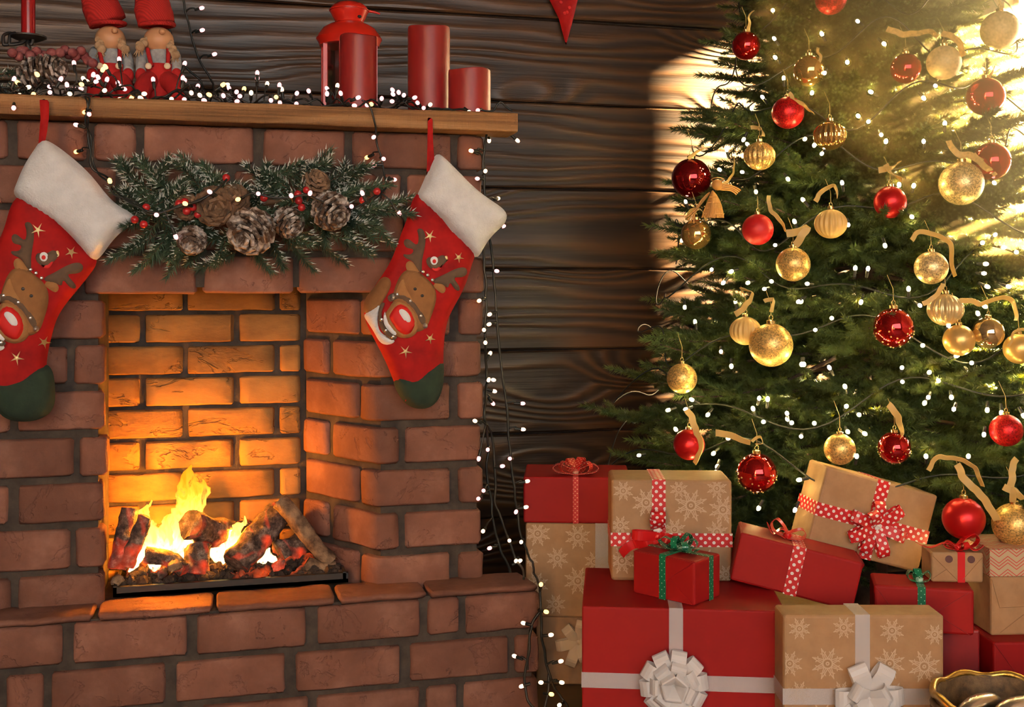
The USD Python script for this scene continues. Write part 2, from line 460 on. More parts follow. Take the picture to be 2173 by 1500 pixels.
# piers
for k in range(7):
    zb_ = ZO - 0.012 - 0.08 * k
    za_ = max(zb_ - 0.067, 0.2)
    left = [(-250, -10), (8, 142), (157, 221)] if k % 2 == 1 else [(-220, 20), (33, 219)]
    if k in (3,):
        left = [(-250, -105), (-90, 155), (168, 227)]
    if k in (5,):
        left = [(-250, -105), (-90, 148), (159, 221)]
    row(left, za_, zb_, FY)
    # right pier: two bricks on the front, the corner brick turning into the jamb
    A = [(797, 957), (974, 1026)] if k % 2 == 0 else [(797, 847), (858, 1024)]
    a, b = A[0]
    jam = [(640, 752), (762, 797)] if k % 2 == 0 else [(640, 690), (700, 797)]

    def jpt(px):            # point on the jamb line seen at px
        d = ray(px, 600)
        s = (xr * d[1] - FY * d[0]) / (d[0] * jd[1] - d[1] * jd[0])
        return np.array([xr + jd[0] * s, FY + jd[1] * s])
    seed += 1
    c1, nrm = jpt(jam[1][0]), np.array([jd[1], -jd[0]])
    C = np.array([xr, FY])
    Bp = np.array([X(b, FY), FY])
    poly = [tuple(C), tuple(Bp), tuple(Bp + [0, 0.05]), tuple(c1 + nrm * 0.05), tuple(c1)]
    poly = list(sg.MultiPoint(poly).convex_hull.exterior.coords)[:-1]
    part(fp, "brick", prism_brick(poly, za_, zb_, seed=seed), M["brick"], smooth=50)
    front_brick(X(A[1][0], FY), X(A[1][1], FY), za_, zb_, FY)
    e0, e1 = jpt(jam[0][0] + 1.5), jpt(jam[0][1])
    seed += 1
    part(fp, "brick", prism_brick([tuple(e1), tuple(e1 + nrm * 0.05), tuple(e0 + nrm * 0.05), tuple(e0)], za_, zb_, seed=seed), M["brick"], smooth=50)

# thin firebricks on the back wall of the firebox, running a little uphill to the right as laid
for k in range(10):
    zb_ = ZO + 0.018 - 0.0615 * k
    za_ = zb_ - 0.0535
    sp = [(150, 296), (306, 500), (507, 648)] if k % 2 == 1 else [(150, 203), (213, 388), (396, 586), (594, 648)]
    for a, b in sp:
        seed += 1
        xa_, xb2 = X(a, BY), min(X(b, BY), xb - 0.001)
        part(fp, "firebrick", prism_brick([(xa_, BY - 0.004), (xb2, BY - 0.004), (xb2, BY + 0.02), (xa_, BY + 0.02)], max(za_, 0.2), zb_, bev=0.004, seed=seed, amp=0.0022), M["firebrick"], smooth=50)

# raised hearth, three courses and worn caps
hr = [
    [(-160, 131), (151, 399), (415, 653), (671, 897), (908, 976), (987, 1146)],
    [(-150, -6), (12, 92), (104, 354), (370, 609), (626, 852), (869, 1082), (1094, 1145)],
    [(-160, 118), (133, 405), (424, 657), (670, 896), (905, 972), (983, 1143)],
]
for k, spans in enumerate(hr):
    row(spans, 0.224 - 0.08 * k - 0.068, 0.224 - 0.08 * k, HYF)
for a, b in [(-160, 196), (204, 452), (460, 712), (720, 905), (912, 1140)]:
    seed += 1
    part(fp, "cap_brick", prism_brick([(X(a, HYF), HYF - 0.002), (X(b, HYF), HYF - 0.002), (X(b, HYF) - (0.012 if b == 1140 else 0), 2.125), (X(a, HYF), 2.125)], 0.226, 0.2395, bev=0.005, seed=seed, amp=0.0035), M["brick"], smooth=50)

# mantel beam: rough sawn, with rounded worn arrises
bx0, bx1 = -1.25, X(1099, 2.05)
n = 90
xs = np.linspace(bx0, bx1, n)
prof = sg.box(2.05, 1.0825, 2.14, 1.118).buffer(-0.005).buffer(0.005, quad_segs=3)
P = np.array(prof.exterior.coords)[:-1]
V = []
for i, x in enumerate(xs):
    q = P.copy()
    if i in (0, n - 1):
        q = q * 0.994 + np.array([2.1, 1.1]) * 0.006
    nz = meshkit.fbm(np.c_[np.full(len(q), x * 9), q * 30], 2, 5) - 0.5
    nz2 = meshkit.fbm(np.c_[np.full(len(q), x * 9), q * 30], 2, 8) - 0.5
    V.append(np.c_[np.full(len(q), x), q[:, 0] + nz * 0.006, q[:, 1] + nz2 * 0.005])
m_ = len(P)
V = np.vstack(V + [[[bx0, 2.1, 1.1]], [[bx1, 2.1, 1.1]]])
Fc = []
for i in range(n - 1):
    for k in range(m_):
        a, b = i * m_ + k, i * m_ + (k + 1) % m_
        Fc += [[a, b, b + m_], [a, b + m_, a + m_]]
for k in range(m_):
    Fc += [[n * m_, (k + 1) % m_, k], [n * m_ + 1, (n - 1) * m_ + k, (n - 1) * m_ + (k + 1) % m_]]
beam = trimesh.Trimesh(V, np.array(Fc), process=False)
if beam.volume < 0:
    beam.invert()
part(fp, "mantel_beam", beam, M["beam"], smooth=50, label="rough sawn wooden mantel beam")
part(fp, "mantel_shelf", box((XW, 2.138, 1.082), (xe - 0.004, 2.5, 1.1165)), M["beam"])
# ================================================================== MORE SHAPES
def dens(poly, h):
    """Outline resampled to steps of h."""
    g = sg.Polygon(poly)
    if not g.is_valid:
        g = g.buffer(0)
        if hasattr(g, "geoms"):
            g = max(g.geoms, key=lambda a: a.area)
    n = max(12, int(g.exterior.length / h))
    return g, np.array([g.exterior.interpolate(a, normalized=True).coords[0] for a in np.linspace(0, 1, n, endpoint=False)])


def puff(poly, th, h=0.006, w=None, back=0.25, base=None, noise=0.0, nscale=30.0, seed=0, flat=0.0):
    """A soft, stuffed shape with the outline poly (x, z): swells to th towards the viewer (-y). base(x, z) gives the y that its back lies on."""
    from scipy.spatial import Delaunay
    g, B = dens(poly, h)
    w = w or th * 1.6
    x0, z0, x1, z1 = g.bounds
    gx = np.arange(x0, x1, h); gz = np.arange(z0, z1, h * 0.866)
    I = np.array([(x + (j % 2) * h / 2, z) for j, z in enumerate(gz) for x in gx])
    inside = shapely.contains_xy(g, I[:, 0], I[:, 1]) if len(I) else np.zeros(0, bool)
    I = I[inside]
    d = shapely.distance(shapely.points(I), g.exterior) if len(I) else np.zeros(0)
    I, d = I[d > h * 0.45], d[d > h * 0.45]
    P = np.vstack([B, I]); D = np.r_[np.zeros(len(B)), d]
    T = Delaunay(P).simplices
    c = P[T].mean(1)
    T = T[shapely.contains_xy(g, c[:, 0], c[:, 1])]
    a, b_, c_ = P[T[:, 0]], P[T[:, 1]], P[T[:, 2]]
    area = (b_[:, 0] - a[:, 0]) * (c_[:, 1] - a[:, 1]) - (b_[:, 1] - a[:, 1]) * (c_[:, 0] - a[:, 0])
    T[area < 0] = T[area < 0][:, ::-1]
    T = T[np.abs(area) > 1e-12]
    k = np.clip(D / w, 0, 1)
    f = th * np.sqrt(1 - (1 - k) ** 2)
    if noise:
        f = f + noise * (meshkit.fbm(np.c_[P * nscale, np.full(len(P), seed * 3.3)], 3, seed) - 0.5) * 2 * np.clip(k * 2, 0, 1)
    yb = np.array([base(*p) for p in P]) if callable(base) else np.full(len(P), float(base or 0))
    n = len(P); nb = len(B)
    front = np.c_[P[:, 0], yb - flat - f, P[:, 1]]
    rear = np.c_[P[:, 0], yb + back * f, P[:, 1]]
    V = np.vstack([front, rear])
    Fc = [T, T[:, ::-1] + n]
    i = np.arange(nb); j = (i + 1) % nb
    Bo = B
    ccw = g.exterior.is_ccw
    q1, q2 = np.c_[i, i + n, j + n], np.c_[i, j + n, j]
    if not ccw:
        q1, q2 = q1[:, ::-1], q2[:, ::-1]
    m = trimesh.Trimesh(V, np.vstack(Fc + [q1, q2]), process=False)
    return m


def pxz(pts, Y):
    return [tuple(at(px, py, Y)[[0, 2]]) for px, py in pts]


def smooth_poly(pts, n=80, k=0.5):
    """Closed smooth outline through the points."""
    from scipy.interpolate import CubicSpline
    p = np.asarray(list(pts) + [pts[0]], float)
    t = np.r_[0, np.cumsum(np.linalg.norm(np.diff(p, axis=0), axis=1) ** k)]
    return CubicSpline(t, p, bc_type="periodic")(np.linspace(0, t[-1], n, endpoint=False))


def ell(cx, cy, a, b, rot=0, n=28):
    t = np.linspace(0, 2 * np.pi, n, endpoint=False)
    c, s = math.cos(math.radians(rot)), math.sin(math.radians(rot))
    return [(cx + a * math.cos(q) * c - b * math.sin(q) * s, cy + a * math.cos(q) * s + b * math.sin(q) * c) for q in t]


def star(cx, cy, r, r2=None, n=5, rot=-90):
    r2 = r2 or r * 0.22
    return [(cx + (r if i % 2 == 0 else r2) * math.cos(math.radians(rot + i * 180 / n)), cy + (r if i % 2 == 0 else r2) * math.sin(math.radians(rot + i * 180 / n))) for i in range(2 * n)]


def sprig(p0, p1, nl=0.017, n=150, seed=0, sag=0.0, spread=62, tip=True, nr=0.0007, frost=0.0, up=(0, 0, 1)):
    """A conifer twig: (stem, needles, frosted needle tips or None). Needles leave the stem all round, slanting to its tip."""
    r = np.random.default_rng(seed)
    p0, p1 = np.asarray(p0, float), np.asarray(p1, float)
    L = np.linalg.norm(p1 - p0)
    mid = (p0 + p1) / 2 + np.array([0, 0, -1.0]) * sag * L + r.normal(0, 0.05, 3) * L
    t = np.linspace(0, 1, 7)[:, None]
    C = (1 - t) ** 2 * p0 + 2 * t * (1 - t) * mid + t ** 2 * p1
    stem = tube(C, np.linspace(0.0016, 0.0007, 7), 5)
    u = np.sort(r.uniform(0.03, 1.0, n))
    B = (1 - u[:, None]) ** 2 * p0 + 2 * u[:, None] * (1 - u[:, None]) * mid + u[:, None] ** 2 * p1
    T = 2 * (1 - u[:, None]) * (mid - p0) + 2 * u[:, None] * (p1 - mid)
    T /= np.linalg.norm(T, axis=1, keepdims=True)
    a = r.normal(size=(n, 3))
    a -= T * (a * T).sum(1, keepdims=True)
    a /= np.linalg.norm(a, axis=1, keepdims=True)
    ang = np.radians(spread + r.normal(0, 9, n)) * (1 - 0.55 * np.clip((u - 0.85) / 0.15, 0, 1))
    D = T * np.cos(ang)[:, None] + a * np.sin(ang)[:, None]
    ln = nl * r.uniform(0.75, 1.15, n) * (1 - 0.25 * u)
    s = np.cross(D, T); s /= np.maximum(np.linalg.norm(s, axis=1, keepdims=True), 1e-9)
    w = np.cross(D, s)
    e = B + D * ln[:, None]

    def blades(b, d, e, k):
        m = len(b)
        V = np.stack([b + s[k] * nr, b - s[k] * nr * 0.5 + w[k] * nr * 0.87, b - s[k] * nr * 0.5 - w[k] * nr * 0.87, e], 1).reshape(-1, 3)
        i = np.arange(m)[:, None] * 4
        return V, np.vstack([i + [0, 1, 3], i + [1, 2, 3], i + [2, 0, 3]])
    allk = np.arange(n)
    nd = trimesh.Trimesh(*blades(B, D, e, allk), process=False)
    fr = None
    if frost > 0:
        k = allk[(r.random(n) < frost) & (D[:, 2] > -0.35)]
        if len(k):
            nr_ = nr
            b2 = B[k] + D[k] * ln[k][:, None] * 0.55
            nr *= 1.5
            fr = trimesh.Trimesh(*blades(b2, D[k], e[k] + D[k] * 0.0015, k), process=False)
    return stem, nd, fr


def pinecone(c, axis, L, R, n=70, seed=0):
    """(scales, core): scales set in a spiral, each a thick curved wedge."""
    r = np.random.default_rng(seed)
    Fm = frame_from(axis, (0.3, 0.2, 1))
    sc = []
    for i in range(n):
        u = (i + 0.5) / n
        rad = R * (math.sin(math.pi * (0.12 + 0.80 * u)) ** 0.8)
        th = i * 2.39996
        out = np.array([math.cos(th), math.sin(th), 0.0])
        tang = np.array([-math.sin(th), math.cos(th), 0.0])
        tilt = 0.15 + 1.0 * u
        d = out * math.cos(tilt) + np.array([0, 0, 1.0]) * math.sin(tilt)
        nn = np.cross(d, tang) * -1
        b = out * rad * 0.25 + np.array([0, 0, (u - 0.5) * L])
        ln = rad * 0.95
        wd = rad * 0.42 + 0.0026
        t_ = 0.0019
        pts = []
        for q, (f, ww, tt) in enumerate(((0, 0.35, 0.7), (0.72, 1.0, 1.0), (1.0, 0.62, 1.3))):
            curl = nn * (f ** 2) * ln * 0.18
            for sx in (-1, 1):
                for sy in (-1, 1):
                    pts.append(b + d * ln * f + tang * wd * ww * sx + nn * t_ * tt * sy + curl)
        sc.append(trimesh.convex.convex_hull(np.array(pts)))
    m = join(*sc)
    core = ball((0, 0, 0), 1, 2, (R * 0.45, R * 0.45, L * 0.48))
    for q in (m, core):
        q.vertices = q.vertices @ Fm.T + np.asarray(c)
    return m, core


def ribbon(pts, w, th=0.0006, twist=0.0, n=20, side=None, taper=1.0):
    """A flat band of width w along the points; side: direction of its width at the start."""
    C = curve(pts, n)
    t = np.gradient(C, axis=0); t /= np.maximum(np.linalg.norm(t, axis=1, keepdims=True), 1e-9)
    s = unit(side if side is not None else np.cross(t[0], (0, -1, 0.01)))
    V = []
    for i in range(n):
        s = unit(s - t[i] * np.dot(s, t[i]))
        a = twist * i / (n - 1)
        nn = np.cross(t[i], s)
        d = s * math.cos(a) + nn * math.sin(a)
        m = np.cross(t[i], d)
        ww = w * (1 + (taper - 1) * i / (n - 1)) / 2
        V += [C[i] + d * ww + m * th, C[i] - d * ww + m * th, C[i] - d * ww - m * th, C[i] + d * ww - m * th]
    Fc = []
    for i in range(n - 1):
        for k in range(4):
            a, b = i * 4 + k, i * 4 + (k + 1) % 4
            Fc += [[a, b, b + 4], [a, b + 4, a + 4]]
    e = (n - 1) * 4
    Fc += [[0, 2, 1], [0, 3, 2], [e, e + 1, e + 2], [e, e + 2, e + 3]]
    return trimesh.Trimesh(np.array(V), np.array(Fc), process=False)


# ================================================================== FIRE
M["iron"] = plain("black_iron", (0.018, 0.017, 0.017), 0.45)
M["char"] = mat("charred_wood", {
    "g": ("texture_coordinate", {}), "n": ("noise_texture", {"scale": 55.0, "detail": 6, "roughness": 0.7}),
    "r": ("rgb_ramp", {"ramp": [(0.36, (0.02, 0.014, 0.012)), (0.52, (0.10, 0.07, 0.06)), (0.68, (0.32, 0.26, 0.22))]}),
    "gl": ("noise_texture", {"scale": 16.0, "detail": 2, "roughness": 0.5, "distortion": 0.6}),
    "gr": ("map_range", {"from_min": 0.52, "from_max": 0.68, "clamp": True, "to_max": 0.85}),
    "bp": ("bump", {"strength": 1.0, "distance": 0.006}),
    "p": ("principled_bsdf", {"roughness": 0.9, "emission_color": (1.0, 0.06, 0.012)}),
}, [("g.object", "n.vector"), ("g.object", "gl.vector"), ("n.fac", "r.fac"), ("r.color", "p.base_color"), ("gl.fac", "gr.value"), ("gr.result", "p.emission_strength"), ("n.fac", "bp.height"), ("bp.normal", "p.normal")])
M["bark"] = noisy("scorched_bark", (0.06, 0.035, 0.022), (0.30, 0.20, 0.12), scale=40, rough=0.9, bump=1.0, bscale=50, dist=0.006)
M["ember"] = mat("ember_bed", {
    "g": ("texture_coordinate", {}), "n": ("noise_texture", {"scale": 38.0, "detail": 4, "roughness": 0.7}),
    "r": ("rgb_ramp", {"ramp": [(0.35, (0.012, 0.009, 0.008)), (0.6, (0.06, 0.04, 0.03)), (0.75, (0.22, 0.16, 0.12))]}),
    "gl": ("noise_texture", {"scale": 21.0, "detail": 2}), "gr": ("map_range", {"from_min": 0.6, "from_max": 0.74, "clamp": True, "to_max": 0.8}),
    "p": ("principled_bsdf", {"roughness": 0.95, "emission_color": (1.0, 0.09, 0.01)}),
}, [("g.object", "n.vector"), ("g.object", "gl.vector"), ("n.fac", "r.fac"), ("r.color", "p.base_color"), ("gl.fac", "gr.value"), ("gr.result", "p.emission_strength")])
M["flame"] = mat("flame", {
    "g": ("texture_coordinate", {}), "sp": ("separate_xyz", {}),
    "mp": ("mapping", {"scale": (34.0, 34.0, 13.0)}), "n": ("noise_texture", {"scale": 1.0, "detail": 3, "roughness": 0.6, "distortion": 1.2}),
    "hz": ("map_range", {"from_min": 0.30, "from_max": 0.56, "to_min": 0.0, "to_max": 1.0, "clamp": True}),
    "ad": ("math", {"math_type": "multiply_add", "value2": 0.75}),
    "r": ("rgb_ramp", {"ramp": [(0.25, (1.0, 0.80, 0.42)), (0.50, (0.62, 0.36, 0.05)), (0.80, (0.30, 0.12, 0.006)), (1.0, (0.24, 0.07, 0.002))]}),
    "e": ("emission", {"strength": 7.0}), "t": ("transparent_bsdf", {"color": (1, 1, 1)}),
    "lw": ("layer_weight", {"blend": 0.5}), "fc": ("map_range", {"from_min": 0.1, "from_max": 0.95, "to_min": 1.0, "to_max": 0.0, "clamp": True}),
    "nr": ("map_range", {"from_min": 0.42, "from_max": 0.56, "to_min": 0.06, "to_max": 1.0, "clamp": True}),
    "mu": ("math", {"math_type": "multiply"}),
    "x": ("mix_closure", {}),
}, [("g.object", "sp.vector"), ("g.object", "mp.vector"), ("mp.vector", "n.vector"), ("sp.z", "hz.value"), ("n.fac", "ad.value1"), ("hz.result", "ad.value3"),
    ("ad.value", "r.fac"), ("r.color", "e.color"), ("lw.facing", "fc.value"), ("n.fac", "nr.value"), ("fc.result", "mu.value1"), ("nr.result", "mu.value2"),
    ("mu.value", "x.fac"), ("t.BSDF", "x.closure1"), ("e.emission", "x.closure2")], surface="x.closure")

tray = thing("fire_tray", "black metal tray of embers on the hearth inside the firebox", "fire tray", (X(480, 2.2), 2.2, 0.24))
tx0, tx1 = xl + 0.012, X(738, 2.14)
part(tray, "tray", [box((tx0, 2.132, 0.2385), (tx1, 2.142, 0.256)), box((tx0, 2.132, 0.2385), (tx1, 2.292, 0.245)), box((tx0, 2.132, 0.2385), (tx0 + 0.006, 2.292, 0.258)), box((tx1 - 0.01, 2.132, 0.2385), (tx1 - 0.004, 2.25, 0.258))], M["iron"])
rng = np.random.default_rng(11)
ch = []
for i in range(520):
    x, y = rng.uniform(tx0 + 0.01, tx1 - 0.012), rng.uniform(2.148, 2.28)
    h = 0.247 + (y - 2.142) * 0.10 + rng.uniform(0, 0.01)
    b = ball((0, 0, 0), rng.uniform(0.004, 0.011), 1, rng.uniform(0.6, 1.3, 3))
    b.vertices += rng.normal(0, 0.0014, b.vertices.shape)
    b.apply_translation((x, y, h))
    ch.append(b)
p = part(tray, "embers", ch, M["ember"], smooth=False, label="heap of glowing embers and ash", kind="stuff")


def log(pa, ya, pb, yb, r, label, m="char", seed=0, sides=18, taper=0.92, name="log"):
    a, b = at(*pa, ya), at(*pb, yb)
    c = thing(name, label, "log", (a + b) / 2, "logs in the fire")
    n = 16
    t = np.linspace(0, 1, n)[:, None]
    pts = a + (b - a) * t + 0.004 * np.sin(t * 5 + seed) * np.array([0.3, 0, 1])
    mm = tube(pts, r * np.linspace(1, taper, n), sides)
    q = mm.vertices
    nz = meshkit.fbm(q * 60, 3, seed) - 0.5
    ax = unit(b - a)
    rad = q - a - np.outer((q - a) @ ax, ax)
    mm.vertices = q + rad * (nz[:, None] * 0.75) + ax * (meshkit.noise(q * 90, seed)[:, None] - 0.5) * 0.006
    part(c, "charred_body", mm, M[m], smooth=40)
    return c


log((247, 1212), 2.17, (278, 1078), 2.2, 0.017, "charred log leaning on the left side of the fire, farthest left", seed=1)
log((268, 1205), 2.165, (308, 1098), 2.17, 0.014, "grey glowing log leaning right beside the leftmost log", seed=2)
log((404, 1112), 2.17, (520, 1140), 2.27, 0.026, "short round log lying on top in the middle of the fire", seed=3)
log((414, 1216), 2.175, (422, 1158), 2.19, 0.025, "stubby red-hot log standing under the middle log", seed=4)
log((312, 1172), 2.19, (392, 1206), 2.165, 0.015, "small glowing log lying low at the front left", seed=5)
log((500, 1196), 2.17, (600, 1078), 2.25, 0.027, "thick log slanting up to the right behind the split log", seed=6)
log((590, 1066), 2.205, (704, 1190), 2.175, 0.017, "dark split log slanting down to the right side of the fire", m="bark", seed=7, sides=9)
log((590, 1180), 2.235, (655, 1140), 2.26, 0.024, "black curved log in the shadow under the split log", seed=8)
log((650, 1196), 2.178, (708, 1212), 2.172, 0.017, "grey ash-covered lump at the right end of the embers", m="bark", seed=9)
for i, (q, yy, rr) in enumerate([((372, 1200), 2.155, 0.012), ((591, 1200), 2.155, 0.011), ((250, 1230), 2.155, 0.010), ((345, 1215), 2.15, 0.009)]):
    b = ball((0, 0, 0), rr, 2, (1.2, 0.9, 0.8))
    b.vertices += (meshkit.fbm(b.vertices * 150, 2, i)[:, None] - 0.5) * 0.012
    b.apply_translation(at(*q, yy))
    single("ember_lump", b, M["bark" if i % 2 == 0 else "char"], ["pale lump of ash left of the standing red-hot log", "grey ember lump under the thick slanting log", "dark ember lump at the left end of the tray", "small dark ember lump in front of the small glowing log"][i], "ember", group="loose ember lumps")


def flame(pts, widths, Y, label, depth=0.5, seed=0):
    """A tongue of flame: a flattened, wavy body along the centre line pts (pixels at depth Y)."""
    C = curve([at(*p, Y) for p in pts], 28)
    s = np.linspace(0, 1, len(widths))
    W = np.interp(np.linspace(0, 1, 28), s, widths) * (Y / 2400 / 1.03)
    W = np.maximum(W, 0.0006)
    mm = tube(C, W, 14)
    q = mm.vertices
    cy = np.interp(q[:, 2], np.sort(C[:, 2]), C[np.argsort(C[:, 2]), 1])
    q[:, 1] = cy + (q[:, 1] - cy) * depth
    q += (np.stack([meshkit.fbm(q * 55 + 3 * k, 3, seed + k) - 0.5 for k in range(3)], 1)) * np.array([0.022, 0.008, 0.022])
    mm.vertices = q
    single("flame", mm, M["flame"], label, "flame", smooth=True, group="flames of the fire")


flame([(330, 1212), (325, 1175), (318, 1135), (300, 1108), (322, 1062)], [8, 24, 26, 14, 1], 2.2, "pale flame between the leftmost logs and the middle log", seed=1)
flame([(362, 1200), (372, 1160), (392, 1120), (404, 1050), (398, 985)], [8, 20, 32, 26, 1], 2.235, "tallest flame, rising behind the middle log", seed=2)
flame([(395, 1190), (385, 1140), (408, 1080), (432, 1030), (420, 1000)], [6, 30, 30, 14, 1], 2.25, "broad flame directly behind the middle log", seed=3)
flame([(466, 1208), (468, 1180), (478, 1150), (505, 1125), (520, 1095)], [6, 24, 30, 14, 1], 2.22, "white-hot flame between the middle log and the thick slanting log", seed=4)
flame([(568, 1200), (566, 1190), (563, 1178), (566, 1165)], [6, 18, 14, 1], 2.2, "small flame under the thick slanting log", seed=5)
flame([(275, 1212), (283, 1190), (290, 1165), (286, 1140)], [4, 10, 8, 1], 2.18, "thin flame at the foot of the leftmost logs", seed=6)
flame([(352, 1190), (345, 1150), (352, 1120), (372, 1085)], [6, 20, 12, 1], 2.21, "ragged low flame left of the tallest flame", seed=7)


def sphere_light(name, c, r, inten, col):
    l = UsdLux.SphereLight.Define(stage, "/World/" + name)
    l.AddTranslateOp().Set(Gf.Vec3d(*map(float, c)))
    l.CreateRadiusAttr(r); l.CreateIntensityAttr(inten); l.CreateColorAttr(Gf.Vec3f(*col))


FIRE = (1.0, 0.29, 0.014)
sphere_light("fire_glow", at(398, 1030, 2.215), 0.012, 1150, FIRE)
sphere_light("fire_glow_2", at(486, 1135, 2.215), 0.012, 900, FIRE)
sphere_light("fire_glow_3", at(335, 1125, 2.205), 0.012, 800, FIRE)

# ================================================================== STOCKINGS
M["velvet"] = noisy("red_velvet", (0.21, 0.004, 0.006), (0.40, 0.008, 0.008), scale=14, rough=0.75, bump=0.15, bscale=90, specular_ior_level=0.2, sheen_weight=0.06, sheen_roughness=0.4, sheen_tint=(1.0, 0.1, 0.1))
M["fleece"] = noisy("white_fleece", (0.74, 0.73, 0.71), (0.86, 0.85, 0.83), scale=30, rough=0.95, bump=0.9, bscale=260, dist=0.003, sheen_weight=0.4, sheen_roughness=0.6)
M["greenfelt"] = noisy("dark_green_felt", (0.008, 0.022, 0.014), (0.014, 0.036, 0.022), scale=30, rough=0.9, bump=0.4, bscale=200)
M["brownfelt"] = noisy("brown_felt", (0.17, 0.075, 0.025), (0.24, 0.115, 0.04), scale=22, rough=0.9, bump=0.4, bscale=200)
M["tanfelt"] = noisy("tan_felt", (0.28, 0.13, 0.045), (0.34, 0.17, 0.06), scale=22, rough=0.9, bump=0.4, bscale=200)
M["antler"] = noisy("antler_felt", (0.075, 0.048, 0.032), (0.11, 0.072, 0.048), scale=22, rough=0.9, bump=0.3, bscale=200)
M["redfelt"] = plain("bright_red_felt", (0.62, 0.012, 0.010), 0.7)
M["whitefelt"] = plain("white_felt", (0.80, 0.79, 0.77), 0.8)
M["goldthread"] = plain("gold_thread", (0.66, 0.50, 0.22), 0.4, metallic=0.4)
M["blackfelt"] = plain("black_thread", (0.012, 0.010, 0.010), 0.5)
M["silver"] = plain("silver_bead", (0.75, 0.75, 0.72), 0.25, metallic=0.9)


def stocking(label, Y, T_, body, cuff, toe, hook, extra, seed, clip=None):
    """T_ maps the stocking's own pixel drawing to picture pixels."""
    c = thing("christmas_stocking", label, "stocking", at(*T_(hook[0]), Y))
    tr = lambda pts: pxz([T_(p) for p in pts], Y)
    bp = smooth_poly(tr(body), 120)
    g = sg.Polygon(bp)
    TH, Wd = 0.022, 0.05

    def surf(x, z, lift=0.0):
        p = sg.Point(x, z)
        d = g.exterior.distance(p) if g.contains(p) else 0.0
        k = min(d / Wd, 1)
        return Y - TH * math.sqrt(1 - (1 - k) ** 2) - lift
    part(c, "sock_body", puff(bp, TH, 0.007, Wd, 0.3, Y, noise=0.004, nscale=22, seed=seed), M["velvet"], smooth=True)
    part(c, "cuff", puff(smooth_poly(tr(cuff), 110, 0.5), 0.034, 0.006, 0.03, 0.3, Y, noise=0.009, nscale=15, seed=seed + 1), M["fleece"], smooth=True, label="white fleece cuff")
    part(c, "toe_cap", puff(smooth_poly(tr(toe), 70), 0.0265, 0.006, Wd, 0.3, Y, noise=0.003, seed=seed), M["greenfelt"], smooth=True, label="dark green toe")
    h = [at(*T_(p), Y - 0.006 * i * 0) for i, p in enumerate(hook)]
    hw = 0.006
    part(c, "hanging_loop", puff(pxz([T_(p) for p in hook], Y - 0.004), 0.004, 0.006, 0.004, 0.4, Y - 0.004), M["velvet"], smooth=True)

    def deco(name, pts, m, th, lift, parent=c, label=None, sm=True):
        w = tr(pts)
        w = smooth_poly(w, 64) if sm else w
        return part(parent, name, puff(w, th, 0.0035, th * 1.5, 0.0, lambda x, z: surf(x, z, lift)), M[m], smooth=True, label=label)
    extra(c, deco, tr, surf)
    return c


